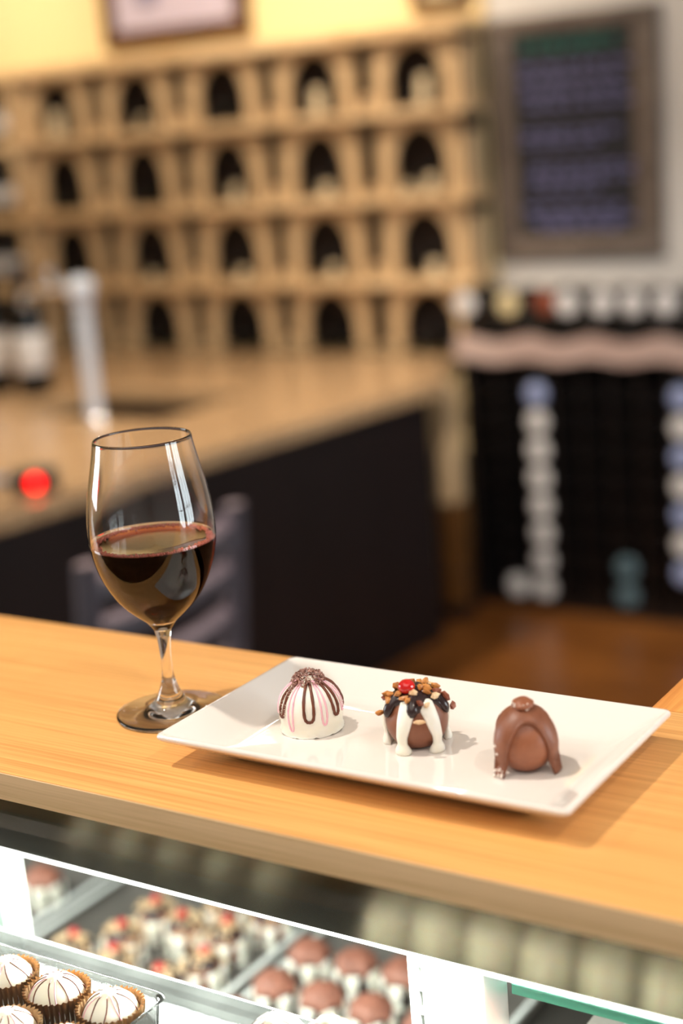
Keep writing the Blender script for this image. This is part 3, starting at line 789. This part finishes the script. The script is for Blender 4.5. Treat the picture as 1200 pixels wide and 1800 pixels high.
# ================================================================== DECK: TRAYS AND TRUFFLES
DZ = 0.7605
def tray(x0, x1, y0, y1, label):
    t = thing('truffle_tray', label, 'tray', ((x0+x1)/2, (y0+y1)/2, DZ), 0, 'trays on the case deck')
    hx, hy = (x1-x0)/2, (y1-y0)/2
    bm = bmesh.new()
    L = [(hx-0.004, hy-0.004, 0.0), (hx, hy, 0.018), (hx-0.002, hy-0.002, 0.0185), (hx-0.006, hy-0.006, 0.008)]
    loft(bm, [[(x, y, z) for x, y in rrect(a, b, 0.006, 4)] for a, b, z in L]); bmesh.ops.recalc_face_normals(bm, faces=bm.faces)
    mobj('pan', bm, M['tray'], t)
    for s in (-1, 1):
        r = bx('rim_rail', s*hx-0.0045*s-0.0025, s*hx-0.0045*s+0.0025, -hy+0.006, hy-0.006, 0.0188, 0.0225, M['white_metal'], t, 0.0008); r['label'] = 'bright metal side rail'
    return t
tray(-1.175, -0.9, 0.96, 1.24, 'dark tray of cherry topped truffles on the case deck, left of the double rail')
tray(-0.888, -0.615, 0.96, 1.24, 'dark tray of rosy topped truffles on the case deck, right of the double rail')
tray(-1.47, -1.188, 0.96, 1.24, 'dark tray at the far left end of the case deck')
TZ = DZ+0.0084
cb = cherry_truffle(False); cb.name = 'cherry_truffle'
def rosy():
    t = thing('rosy_truffle', 'x', 'truffle')
    R, hup, zc = 0.0192, 0.0185, 0.0165
    bm = bmesh.new(); body_sphere(bm, R, zc, 0.97); mobj('chocolate_ball', bm, M['dark_choc'], t)
    for c in cb.children:
        if c.name.startswith('white_drip'):
            d = c.copy(); COL.objects.link(d); d.parent = t; d.data.materials[0] = M['white_choc']
    bm = bmesh.new(); shell(bm, R, hup, zc, lambda a: 0.44+0.06*math.sin(a*6), 0.0036, 60, 12, nz=0.0012)
    mobj('rosy_cap', bm, M['pink_top'], t)
    return t
ro = rosy()
CH = [(-1.060, 1.104, 'standing alone in the middle of the left tray'), (-0.944, 1.094, 'beside the double rail, third row'), (-1.092, 1.060, 'front left in the left tray'), (-1.028, 1.056, 'front row of the left tray, second along'),
      (-0.958, 1.050, 'front row beside the double rail'), (-1.010, 1.150, 'back of the left tray, third along'), (-1.060, 1.160, 'back of the left tray, second along'), (-0.958, 1.152, 'second row from the back beside the double rail'),
      (-0.935, 1.205, 'rearmost beside the double rail'), (-0.995, 1.205, 'rear row of the left tray')]
for k, (x, y, w) in enumerate(CH):
    o = cb if k == 0 else dup(cb)
    o.location = (x, y, TZ); o.rotation_euler = (0, 0, k*1.1); o.scale = (1.12,)*3
    o['label'] = 'cherry topped truffle, '+w; o['group'] = 'cherry truffles in the left tray'
RO = [(-0.853, 1.158, 'back row next to the double rail'), (-0.798, 1.162, 'back row middle'), (-0.745, 1.166, 'back row beside the white post'), (-0.851, 1.092, 'middle row next to the double rail'), (-0.795, 1.094, 'middle row centre'), (-0.740, 1.096, 'middle row towards the white post'),
      (-0.858, 1.030, 'front row next to the double rail'), (-0.680, 1.1, 'middle row hidden by the white post'), (-0.69, 1.17, 'back row behind the white post')]
for k, (x, y, w) in enumerate(RO):
    o = ro if k == 0 else dup(ro)
    o.location = (x, y, TZ); o.rotation_euler = (0, 0, 0.35+k*0.9); o.scale = (1.15,)*3
    o['label'] = 'rosy topped truffle, right tray, '+w; o['group'] = 'rosy truffles in the right tray'
# far left tray
o = dup(ro); o.location = (-1.235, 1.165, TZ); o.scale = (1.15,)*3; o['label'] = 'pale truffle alone in the far left tray by the white post'
# right bay, under the green edged shelf
rb = thing('wire_shelf', 'grey middle shelf in the right bay of the case under the green edged glass', 'shelf', (-0.2, 0.88, 0.965))
del rb['category']; del rb['label']; rb.name = 'middle_shelf'
rb.parent = case; rb.location = Vector((-0.21, 0.88, 1.012))-case.location
bx('shelf_board', -0.19, 0.19, -0.125, 0.12, 0, 0.006, M['tray'], rb)
for k, (x, y, w, proto) in enumerate(((-0.383, 0.785, 'white topped truffle nearest the right post', 'w'), (-0.342, 0.785, 'rosy topped truffle', 'r'), (-0.298, 0.785, 'rosy topped truffle third from the post', 'r'), (-0.254, 0.785, 'rosy topped truffle fourth from the post', 'r'))):
    o = dup(bt0 if proto == 'w' else ro)
    o.location = (x, y, 1.0183); o.rotation_euler = (0, 0, k*.8)
    o['label'] = w+' under the green edged glass shelf'; o['group'] = 'truffles in the right bay'

# ================================================================== BAR
BZ = 0.84
bar = thing('tasting_bar', 'L-shaped granite topped tasting bar with dark espresso front panels', 'bar', (-3.2, 3.5, 0))
def bpart(name, bm, m, smooth=False):
    o = mobj(name, bm, m, smooth=smooth); o.location = -bar.location; o.parent = bar; return o
def prism(bm, poly, z0, z1, mi=0):
    a = [bm.verts.new((x, y, z0)) for x, y in poly]; b = [bm.verts.new((x, y, z1)) for x, y in poly]
    n = len(poly)
    bm.faces.new(list(reversed(a))); bm.faces.new(b)
    for i in range(n): bm.faces.new((a[i], a[(i+1) % n], b[(i+1) % n], b[i]))
def ex(y, d=0.0): return -2.441+(y-3.06)*0.1018-d       # outer edge of the arm
HX0, HX1, HY0, HY1 = -3.46, -2.865, 3.40, 3.82            # bar sink opening
bm = bmesh.new()
tz0 = BZ-0.042
for poly in ([(-6.0, 1.9), (ex(1.9), 1.9), (ex(HY0), HY0), (-6.0, HY0)], [(-6.0, HY0), (HX0, HY0), (HX0, HY1), (-6.0, HY1)],
             [(HX1, HY0), (ex(HY0), HY0), (ex(HY1), HY1), (HX1, HY1)], [(-6.0, HY1), (ex(HY1), HY1), (ex(4.16), 4.16), (-2.50, 4.40), (-2.50, 4.60), (-6.0, 4.60)]):
    prism(bm, poly, tz0, BZ)
bmesh.ops.remove_doubles(bm, verts=bm.verts, dist=1e-5)
kill = [f for f in bm.faces if len([1 for g in bm.faces if g is not f and (g.calc_center_median()-f.calc_center_median()).length < 1e-6])]
bmesh.ops.delete(bm, geom=kill, context='FACES_ONLY')
bpart('countertop', bm, M['granite'])
def slabp(y0, y1, d0, d1, z0, z1):
    bm = bmesh.new(); prism(bm, [(ex(y0, d1), y0), (ex(y0, d0), y0), (ex(y1, d0), y1), (ex(y1, d1), y1)], z0, z1); return bm
bpart('front_panel', slabp(1.95, 4.10, 0.03, 0.06, 0.0, tz0-0.001), M['bar_dark'])
bm = bmesh.new(); box(bm, -5.9, ex(1.95, 0.062), 1.95, 1.98, 0, tz0-0.001); bpart('end_panel', bm, M['bar_dark'])
bm = bmesh.new(); box(bm, -5.9, -2.50, 4.12, 4.15, 0, tz0-0.001); bpart('back_panel', bm, M['bar_dark'])
bm = bmesh.new(); box(bm, HX0-0.01, HX1+0.01, HY0-0.01, HY1+0.01, BZ-0.26, BZ-0.25)
for a in ((HX0-0.012, HX0-0.002, HY0-0.01, HY1+0.01), (HX1+0.002, HX1+0.012, HY0-0.01, HY1+0.01), (HX0, HX1, HY0-0.012, HY0-0.002), (HX0, HX1, HY1+0.002, HY1+0.012)):
    box(bm, *a, BZ-0.25, tz0-0.002)
bpart('sink_well', bm, M['bar_dark'])

# chrome tap tower
tp = thing('tap_tower', 'chrome tap tower standing on the granite bar', 'tap', (-3.055, 3.335, BZ+0.0005))
bm = bmesh.new(); lathe(bm, [(0, 0), (0.045, 0), (0.045, 0.008), (0.034, 0.014), (0.026, 0.02), (0, 0.02)], 40); autosmooth(mobj('base_flange', bm, M['chrome'], tp))
bm = bmesh.new(); lathe(bm, [(0, 0.0205), (0.024, 0.0205), (0.024, 0.34), (0.030, 0.345), (0.030, 0.365), (0.024, 0.37), (0, 0.37)], 40); autosmooth(mobj('column', bm, M['silver_enamel'], tp))['label'] = 'pale silvery column'
bm = bmesh.new(); lathe(bm, [(0, 0.3705), (0.032, 0.3705), (0.040, 0.385), (0.040, 0.408), (0.030, 0.424), (0, 0.430)], 40); autosmooth(mobj('cap', bm, M['silver_enamel'], tp))
bm = bmesh.new(); tube(bm, [(-0.03, -0.01, 0.395), (-0.09, -0.03, 0.395), (-0.15, -0.05, 0.392), (-0.17, -0.057, 0.38), (-0.175, -0.06, 0.35)], [0.013, 0.012, 0.012, 0.011, 0.010], 16); autosmooth(mobj('spout', bm, M['chrome'], tp))
bm = bmesh.new(); tube(bm, [(-0.085, -0.028, 0.403), (-0.088, -0.03, 0.43), (-0.09, -0.03, 0.455)], [0.007, 0.010, 0.012], 14); autosmooth(mobj('handle', bm, M['chrome'], tp))

# wine bottle builder
BPROF = [(0, 0.004), (0.020, 0.001), (0.035, 0.0), (0.0378, 0.004), (0.0380, 0.02), (0.0380, 0.185), (0.0365, 0.198), (0.031, 0.212), (0.021, 0.226), (0.0155, 0.238), (0.0142, 0.252), (0.0140, 0.285)]
def bottle_proto(lab):
    t = thing('wine_bottle', 'x', 'bottle')
    bm = bmesh.new(); lathe(bm, BPROF+[(0.0155, 0.286), (0.0155, 0.298), (0.0135, 0.30), (0, 0.30)], 28); autosmooth(mobj('bottle_body', bm, M['bottle'], t), 50)
    bm = bmesh.new(); lathe(bm, [(0.0382, 0.055), (0.0385, 0.0555), (0.0385, 0.1445), (0.0382, 0.145)], 28); mobj('label', bm, lab, t)
    bm = bmesh.new(); lathe(bm, [(0.0146, 0.245), (0.0148, 0.285), (0.0162, 0.286), (0.0162, 0.299), (0.014, 0.301), (0, 0.3012)], 24); autosmooth(mobj('capsule', bm, M['foil'], t), 40)
    return t
bw = bottle_proto(M['label'])
bw.location = (-3.835, 3.72, BZ+0.0005); bw.scale = (1.45,)*3; bw['label'] = 'dark wine bottle with white label at the left end of the bar'; bw['group'] = 'bottles on the bar'
b_ = dup(bw); b_.location = (-3.655, 3.715, BZ+0.0005); b_['label'] = 'dark wine bottle with white label next to the chrome tap'; b_['group'] = 'bottles on the bar'
# made-up dark terminal behind the red lamp, added so its red stands out
dv = thing('red_light_backing', 'added dark terminal with a glowing red light on the bar corner', 'backing', (-2.588, 2.588, BZ+0.0005), math.radians(45))
bx('backing_block', -0.055, 0.055, -0.03, 0.05, 0, 0.05, M['black'], dv, 0.006)
bm = bmesh.new(); lathe(bm, [(0, 0.0), (0.017, 0.0), (0.017, 0.004), (0.012, 0.008), (0, 0.0095)], 24); o = mobj('red_light', bm, M['led_red'], dv, loc=(0.0, -0.0302, 0.027)); o.rotation_euler = (PI/2, 0, 0); o['label'] = 'glowing red indicator'
cp = bx('coaster', -2.815, -2.725, 2.575, 2.665, BZ+0.0005, BZ+0.012, M['led_blue'], None, 0.003)
tag(cp, 'blue grey block at the far left end of the bar edge', 'block')

# ================================================================== CHAIR
ch = thing('ladder_back_chair', 'slate blue ladder-back chair behind the serving counter, facing the bar', 'chair', (-1.95, 2.055, 0))
cxl = ch.location
def chp(name, bm, m=M['navy']):
    o = mobj(name, bm, m); o.location = -Vector(cxl); o.parent = ch; return autosmooth(o, 40)
for y in (1.845, 2.265):
    bm = bmesh.new(); loft(bm, [[(x+cx_, yy+y, z) for x, yy in rrect(0.017, 0.019, 0.008, 3)] for cx_, z in ((-1.80, 0.0), (-1.80, 0.44), (-1.785, 0.6), (-1.765, 0.78), (-1.752, 0.93), (-1.750, 0.945))])
    chp('back_post', bm)
    bm = bmesh.new(); loft(bm, [[(x-2.17, yy+y, z) for x, yy in rrect(a, a, 0.006, 3)] for a, z in ((0.014, 0), (0.018, 0.44))]); chp('front_leg', bm)
for k, z in enumerate((0.545, 0.635, 0.725, 0.815, 0.90)):
    h = 0.042 if k < 4 else 0.052
    loops = []
    for i in range(15):
        u = i/14; y = 1.864+u*(2.246-1.864); b = 0.030*math.sin(PI*u); xx = -1.795+0.10*(z-0.5)+b
        loops.append([(xx-0.012, y, z-h/2), (xx+0.012, y, z-h/2), (xx+0.012, y, z+h/2-0.019), (xx-0.012, y, z+h/2)])
    bm = bmesh.new(); loft(bm, loops); bmesh.ops.recalc_face_normals(bm, faces=bm.faces); chp('slat', bm)
bm = bmesh.new(); box(bm, -2.20, -1.775, 1.83, 2.28, 0.442, 0.468, 0.008); chp('seat', bm)
for y in (1.845, 2.265):
    bm = bmesh.new(); box(bm, -2.152, -1.818, y-0.01, y+0.01, 0.18, 0.205, 0.003); chp('stretcher', bm)
bm = bmesh.new(); box(bm, -2.18, -2.16, 1.865, 2.245, 0.24, 0.265, 0.003); chp('stretcher', bm)

# ================================================================== WINE RACK WALL
YW = 4.63
rack = thing('wine_rack', 'maple wall rack with rows of arched bottle niches behind the bar', 'wine rack', (-3.5, 4.7, BZ))
def rpart(name, bm, m, smooth=False):
    o = mobj(name, bm, m, smooth=smooth); o.location = -rack.location; o.parent = rack; return o
def rbx(name, *a, m=None, bev=0.003):
    bm = bmesh.new(); box(bm, *a, bev); return autosmooth(rpart(name, bm, m or M['maple'], True))
CX = [-4.28, -3.875, -3.47, -3.067, -2.66]
ZS = [1.675, 1.388, 1.105, 0.8405]
RX0, RX1 = -4.49, -2.475
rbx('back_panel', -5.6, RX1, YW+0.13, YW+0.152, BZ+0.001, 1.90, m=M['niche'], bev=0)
rbx('top_board', -5.6, RX1+0.02, YW-0.04, YW+0.15, 1.9005, 1.94)
def arch_block(w, h, hw, hh):
    """front block with a pointed-round arch opening through it; origin at the opening's foot centre"""
    n = 20; dep = 0.022
    hole = []
    for k in range(n+1):
        a = PI*k/n
        hole.append((hw*math.cos(a)*(1-0.10*math.sin(a)), hh*0.45+hh*0.55*math.sin(a)**0.9))
    hole = [(hw, 0.0)]+hole+[(-hw, 0.0)]
    outl = []
    for x, z in hole:
        # radial projection to the rectangle
        if z == 0.0: outl.append((math.copysign(w/2, x), 0.0)); continue
        cx_, cz = x, z-hh*0.35
        s = min((w/2)/abs(cx_) if abs(cx_) > 1e-6 else 1e9, (h-hh*0.35)/cz if cz > 1e-6 else 1e9)
        outl.append((cx_*s, hh*0.35+cz*s))
    bm = bmesh.new()
    f_o = [bm.verts.new((x, 0, z)) for x, z in outl]; f_h = [bm.verts.new((x, 0, z)) for x, z in hole]
    b_o = [bm.verts.new((x, dep, z)) for x, z in outl]; b_h = [bm.verts.new((x, dep, z)) for x, z in hole]
    for i in range(len(hole)-1):
        bm.faces.new((f_o[i], f_o[i+1], f_h[i+1], f_h[i])); bm.faces.new((b_o[i], b_h[i], b_h[i+1], b_o[i+1]))
        bm.faces.new((f_h[i], f_h[i+1], b_h[i+1], b_h[i])); bm.faces.new((f_o[i], b_o[i], b_o[i+1], f_o[i+1]))
    bm.faces.new((f_o[0], f_h[0], b_h[0], b_o[0])); bm.faces.new((f_o[-1], b_o[-1], b_h[-1], f_h[-1]))
    bmesh.ops.remove_doubles(bm, verts=bm.verts, dist=1e-6)
    bmesh.ops.recalc_face_normals(bm, faces=bm.faces)
    return bm
proto_arch = {}
for r, z in enumerate(ZS):
    top = 1.9 if r == 0 else ZS[r-1]-0.034
    h = top-z-0.0008
    for c, x in enumerate(CX):
        key = r
        if key not in proto_arch:
            o = rpart('arch_block', arch_block(0.326, h, 0.106, min(0.225, h-0.015)), M['maple_v']); proto_arch[key] = o
        else:
            o = proto_arch[key].copy(); COL.objects.link(o)
        o.location = Vector((x, YW+0.02, z+0.0004))-rack.location
        o.parent = rack
    if r < 3: rbx('shelf_board', RX0-0.001, RX1+0.03, YW-0.045, YW+0.13, z-0.030, z)
# slats standing in the slots between the arches (recessed, shorter)
for r, z in enumerate(ZS):
    for c in range(4):
        xm = (CX[c]+CX[c+1])/2
        rbx('slot_block', xm-0.016, xm+0.016, YW+0.03, YW+0.05, z+0.0004, z+(0.05 if (r+c) % 2 else 0.03), m=M['maple_v'])
    rbx('slot_block', CX[4]+0.1735, RX1, YW+0.03, YW+0.13, z+0.0004, z+0.2, m=M['maple_v'])
rbx('upright', RX0-0.012, RX0+0.03, YW-0.03, YW+0.13, BZ+0.001, 1.9)
# bay left of the upright: open shelves
for z in ZS[:3]: rbx('shelf_board', -5.6, RX0-0.013, YW-0.02, YW+0.13, z-0.045, z+0.002)
rbx('upright', -5.66, -5.601, YW-0.03, YW+0.13, BZ+0.001, 1.94)
# base cabinet end under the rack, darker lower block imitates light fading down the post
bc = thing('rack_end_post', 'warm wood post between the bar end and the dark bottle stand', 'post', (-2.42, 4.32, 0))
bx('post_shaft', -0.04, 0.02, -0.04, 0.04, 0.4002, 0.795, M['maple_v'], bc, 0.006); bx('post_shade_block', -0.045, 0.025, -0.045, 0.045, 0.05, 0.40, M['gilt'], bc, 0.006); bx('plinth', -0.05, 0.03, -0.05, 0.05, 0.0, 0.0495, M['bar_dark'], bc, 0.004)
# bottles lying in the niches
bl = bmesh.new(); lathe(bl, [(0, 0.006), (0.020, 0.002), (0.034, 0.0), (0.0378, 0.004), (0.0380, 0.02), (0.0380, 0.085), (0.030, 0.098), (0.014, 0.105), (0, 0.106)], 24)
nb = mobj('niche_bottle', bl, M['bottle']); k = 0
for r, z in enumerate(ZS):
    for c, x in enumerate(CX):
        o = nb if k == 0 else nb.copy()
        if k: COL.objects.link(o)
        k += 1
        o.rotation_euler = (-PI/2, 0, 0); o.location = (x-0.01, YW+0.02, z+0.0387)
        tag(o, 'dark bottle end in the %s row of arched niches, %s from the left pillar' % (('top', 'second', 'third', 'bottom')[r], ('first', 'second', 'third', 'fourth', 'fifth')[c]), 'bottle', 'bottles in the arched niches')
# cream cards leaning in some niches
cards = [(0, 0, .02, .075, .095), (3, 0, .03, .06, .09), (4, 0, .045, .05, .10), (2, 1, .045, .05, .085), (3, 1, .04, .06, .07), (4, 1, .055, .05, .08), (2, 2, .045, .055, .06), (3, 2, .045, .05, .07), (4, 2, .05, .055, .075), (1, 2, .02, .06, .05), (4, 1, -.035, .045, .05), (1, 0, .05, .03, .05)]
rown = ('top', 'second', 'third', 'bottom'); coln = ('first', 'second', 'third', 'fourth', 'fifth')
seen = {}
for c, r, dx, w, h in cards:
    o = bx('price_card', -w*.35, w*.35, 0, 0.004, 0, h*(1.0 if r == 0 else .75), M['tagcard'], None, 0.0005)
    o.location = (CX[c]+dx, YW-0.012, ZS[r]+0.001); o.rotation_euler = (math.radians(-6), 0, 0)
    extra = ', narrow one' if (c, r, dx) == (4, 1, -.035) else ''
    tag(o, 'cream card on %s rack shelf, %s niche from the left pillar%s' % (rown[r], coln[c], extra), 'card', 'cream cards in the arched rack')
# bottles standing in the left open bay
k = 0
for r, z in enumerate(ZS[:3]):
    for i, x in enumerate((-4.60, -4.70, -4.80)):
        o = dup(bw); o.location = (x, YW+0.06, z+0.003); o.scale = (1, 1, 0.72)
        o['label'] = 'dark bottle on %s open shelf at the far left, %s from the maple pillar' % (rown[r], coln[i]); o['group'] = 'bottles in the left open bay'

# ================================================================== PICTURES ON THE YELLOW WALL
def picture(name, label, x0, x1, y, z0, z1, fwid, fm, pm, par_cat='picture', lean=0.0):
    t = thing(name, label, par_cat, ((x0+x1)/2, y, z0)); hx = (x1-x0)/2; h = z1-z0
    for nm, a in (('frame_rail', (-hx, hx, 0, fwid)), ('frame_rail', (-hx, hx, h-fwid, h)), ('frame_rail', (-hx, -hx+fwid, fwid+0.0003, h-fwid-0.0003)), ('frame_rail', (hx-fwid, hx, fwid+0.0003, h-fwid-0.0003))):
        bx(nm, a[0], a[1], -0.03, 0.0, a[2], a[3], fm, t, 0.006)
    bx('panel', -hx+fwid*0.8, hx-fwid*0.8, -0.012, -0.002, fwid*0.8, h-fwid*0.8, pm, t, 0)
    return t
pc = picture('framed_print', 'large lavender print in a brown frame above the arched rack', -4.09, -3.40, 4.786, 1.985, 2.55, 0.06, M['gilt'], M['picture'])
bm = bmesh.new(); bmesh.ops.create_circle(bm, cap_ends=True, segments=32, radius=0.06); bmesh.ops.solidify(bm, geom=bm.faces[:], thickness=0.001)
o = mobj('print_seal', bm, M['seal'], pc, loc=(-0.12, -0.0132, 0.20)); o.rotation_euler = (PI/2, 0, 0); o['label'] = 'blue grey round seal'
picture('framed_print', 'orange brown frame cut off by the photo top edge, right end above the rack', -2.72, -2.50, 4.786, 1.985, 2.4, 0.04, M['gilt'], M['label_cream'])

# ================================================================== CHALKBOARD
cbx0, cbx1, cbz0, cbz1 = -2.464, -1.856, 1.139, 1.935
chb = thing('chalkboard', 'framed chalkboard menu hanging on the white wall', 'chalkboard', ((cbx0+cbx1)/2, 4.8285, cbz0))
hx = (cbx1-cbx0)/2; hh_ = cbz1-cbz0; fwd = 0.092
for a in ((-hx, hx, 0, 0.078), (-hx, hx, hh_-0.055, hh_), (-hx, -hx+fwd, 0.0783, hh_-0.0553), (hx-fwd, hx, 0.0783, hh_-0.0553)):
    bx('frame_rail', a[0], a[1], -0.030, -0.0, a[2], a[3], M['frame'], chb, 0.008)
bx('slate_panel', -hx+fwd-0.01, hx-fwd+0.01, -0.014, -0.002, 0.07, hh_-0.045, M['slate'], chb, 0)
def scribble(name, z, x0, x1, hgt, m, seed, rad):
    rnd = random.Random(seed); bm = bmesh.new(); x = x0
    while x < x1:
        wl = rnd.uniform(0.03, 0.07); pts = []; n = int(wl/0.004)
        for i in range(n+1):
            pts.append((x+i*0.004, -0.0155, z+hgt*0.5*math.sin(i*1.9+rnd.random())*rnd.uniform(0.6, 1)))
        tube(bm, pts, rad, 5); x += wl+rnd.uniform(0.008, 0.018)
    o = mobj(name, bm, m, chb); return o
xa, xb = -hx+fwd+0.02, hx-fwd-0.02
scribble('chalk_heading', 0.695, xa+0.01, xb-0.02, 0.055, M['teal_chalk'], 1, 0.0045)['label'] = 'teal chalk heading'
for k, (z, a, b) in enumerate(((0.625, 0, 0), (0.585, 0, 0.02), (0.545, 0, 0), (0.505, 0.02, 0), (0.415, 0, 0.03), (0.385, 0, 0.12), (0.300, 0.03, 0), (0.268, 0.02, 0.02), (0.235, 0.02, 0.12), (0.165, 0.0, 0.05), (0.130, 0.02, 0), (0.105, 0.05, 0.1))):
    scribble('chalk_line', z, xa+a, xb-b, 0.026, M['chalk'], 20+k, 0.0034)

# ================================================================== BOTTLE STAND
SX0, SX1, SY, SZ = -2.415, -1.63, 4.45, 0.95
bs = thing('bottle_stand', 'dark bottle stand stacked with wine bottles under the chalkboard', 'wine rack', ((SX0+SX1)/2, SY, 0))
def sp(name, *a, m=None, bev=0.003):
    o = bx(name, *a, m or M['rackdark'], None, bev); o.location = -bs.location; o.parent = bs; return o
DEP = 0.34
sp('side_panel', SX0-0.02, SX0-0.0005, SY, SY+DEP, 0, 0.88); sp('side_panel', SX1+0.0005, SX1+0.02, SY, SY+DEP, 0, 0.88)
sp('back_panel', SX0, SX1, SY+DEP-0.015, SY+DEP, 0.0, 0.88)
sp('plinth', SX0, SX1, SY+0.03, SY+DEP-0.016, 0, 0.045)
NC = 8; PX = (SX1-SX0)/NC; NR = 8; PZr = 0.094
for j in range(1, NC): sp('divider', SX0+j*PX-0.004, SX0+j*PX+0.004, SY+0.02, SY+DEP-0.016, 0.0455, 0.8795, bev=0.001)
sp('top_shelf', SX0-0.02, SX1+0.02, SY+0.012, SY+DEP, 0.8805, SZ-0.04)
# scalloped front rail
def scallop(name, z0, zt, amp, m):
    bm = bmesh.new(); n = 120; fr = []
    top_f, bot_f, top_b, bot_b = [], [], [], []
    for i in range(n+1):
        x = SX0-0.03+(SX1-SX0+0.06)*i/n
        zz = zt-amp*(0.5-0.5*math.cos(2*PI*(x-SX0)/0.224))
        zl = z0-amp*0.6*(0.5-0.5*math.cos(2*PI*(x-SX0)/0.224))
        for L, y, z in ((top_f, SY-0.014, zz), (bot_f, SY-0.014, zl), (top_b, SY+0.011, zz), (bot_b, SY+0.011, zl)): L.append(bm.verts.new((x, y, z)))
    for i in range(n):
        bm.faces.new((bot_f[i], bot_f[i+1], top_f[i+1], top_f[i])); bm.faces.new((top_f[i], top_f[i+1], top_b[i+1], top_b[i]))
        bm.faces.new((top_b[i], top_b[i+1], bot_b[i+1], bot_b[i])); bm.faces.new((bot_b[i], bot_b[i+1], bot_f[i+1], bot_f[i]))
    bm.faces.new((bot_f[0], top_f[0], top_b[0], bot_b[0])); bm.faces.new((bot_f[-1], bot_b[-1], top_b[-1], top_f[-1]))
    bmesh.ops.recalc_face_normals(bm, faces=bm.faces)
    o = mobj(name, bm, m, smooth=True); o.location = -bs.location; o.parent = bs; autosmooth(o); return o
scallop('scalloped_rail', 0.855, 0.935, 0.022, M['pinewash'])['label'] = 'pale scalloped wooden front rail'
# bottle lying end out, plain dark; and one with a pale round end
bm = bmesh.new(); lathe(bm, BPROF+[(0.0155, 0.286), (0.0155, 0.298), (0, 0.30)], 20)
lie0 = autosmooth(mobj('stacked_bottle', bm, M['bottle']), 50)
def pale(mt):
    bm = bmesh.new(); lathe(bm, BPROF+[(0.0155, 0.286), (0.0155, 0.298), (0, 0.30)], 20)
    t = thing('stacked_bottle', 'x', 'bottle'); autosmooth(mobj('bottle_body', bm, M['bottle'], t), 50)
    bm = bmesh.new(); lathe(bm, [(0, -0.0025), (0.030, -0.0025), (0.0365, -0.001), (0.0372, 0.003), (0.0355, 0.003)], 24)
    mobj('pale_end', bm, mt, t)['label'] = 'pale round end cap'
    return t
protos = {}
def palebottle(mk):
    if mk not in protos: protos[mk] = pale(M[mk]); return protos[mk]
    return dup(protos[mk])
first_l = [True]
rn = ('bottom', 'second', 'third', 'fourth', 'fifth', 'sixth', 'seventh', 'eighth')
wn = ('first', 'second', 'third', 'fourth', 'fifth', 'sixth', 'seventh', 'eighth')
special = {}
c_mid, c_mid2, c_r = 2, 5, 7
for r in range(8): special[(c_mid, r)] = 'label'
special[(c_mid, 7)] = 'label_blue'; special[(c_mid-0, 0)] = 'label'; special[(1, 0)] = 'label'
special[(c_mid2, 0)] = 'label_teal'; special[(c_mid2, 1)] = 'label_teal'
for r in (1, 2, 3, 4, 5, 6, 7): special[(c_r, r)] = 'label_blue' if r % 2 else 'label'
cname = {1: 'second column from the wood post', 2: 'tall pale column left of centre', 5: 'dim column right of centre', 7: 'right end column'}
for c in range(NC):
    x = SX0+(c+0.5)*PX
    for r in range(NR):
        z = 0.0465+0.0382+r*PZr
        mk = special.get((c, r))
        if mk:
            o = palebottle(mk)
            o['label'] = '%s bottle end in the stand, %s, %s from floor' % ({'label': 'white', 'label_blue': 'pale blue', 'label_teal': 'dim teal'}[mk], cname[c], rn[r])
            o['group'] = 'pale ended bottles in the stand'
        else:
            o = lie0 if first_l[0] else lie0.copy()
            if not first_l[0]: COL.objects.link(o)
            first_l[0] = False
            tag(o, 'dark bottle end in the stand, %s column from the wood post, %s from the floor' % (wn[c], rn[r]), 'bottle', 'dark bottles in the stand')
        o.rotation_euler = (-PI/2, 0, 0); o.location = (x, SY+0.004, z)
# a dark row lying on the top shelf, pale ended bottles on the cradle bars above it
for k in range(7):
    o = lie0.copy(); COL.objects.link(o)
    o.rotation_euler = (-PI/2, 0, 0); o.location = (-2.368+k*0.112, SY+0.016, SZ-0.04+0.0385)
    tag(o, 'dark bottle end just above the pale scalloped rail, %s from the wood post' % wn[k], 'bottle', 'dark bottles on the top shelf')
sp('cradle_bar', SX0-0.02, SX1+0.02, SY+0.03, SY+0.06, SZ+0.038, SZ+0.0485); sp('cradle_bar', SX0-0.02, SX1+0.02, SY+0.15, SY+0.18, SZ+0.038, SZ+0.0485)
for x in (SX0-0.02, SX1+0.008): sp('cradle_post', x, x+0.012, SY+0.03, SY+0.18, SZ-0.0395, SZ+0.0375)
TOPB = [(-2.398, 'label', 'cream white', 'first from the wood post'), (-2.242, 'label_cream', 'straw coloured', 'second from the wood post'), (-2.130, 'label_orange', 'rust coloured', 'third from the wood post'), (-2.037, 'label', 'white', 'fourth from the wood post'), (-1.919, 'label', 'white', 'fifth from the wood post'), (-1.82, 'label', 'white', 'sixth from the wood post'), (-1.715, 'label', 'bright white', 'at the right end')]
for k, (x, mk, cn, w) in enumerate(TOPB):
    o = palebottle(mk)
    o.rotation_euler = (-PI/2, 0, 0); o.location = (x, SY-0.02+(0.04 if k == 2 else 0), SZ+0.0485+0.0385)
    o['label'] = '%s bottle end lying on top of the bottle stand, %s' % (cn, w); o['group'] = 'bottles on top of the stand'
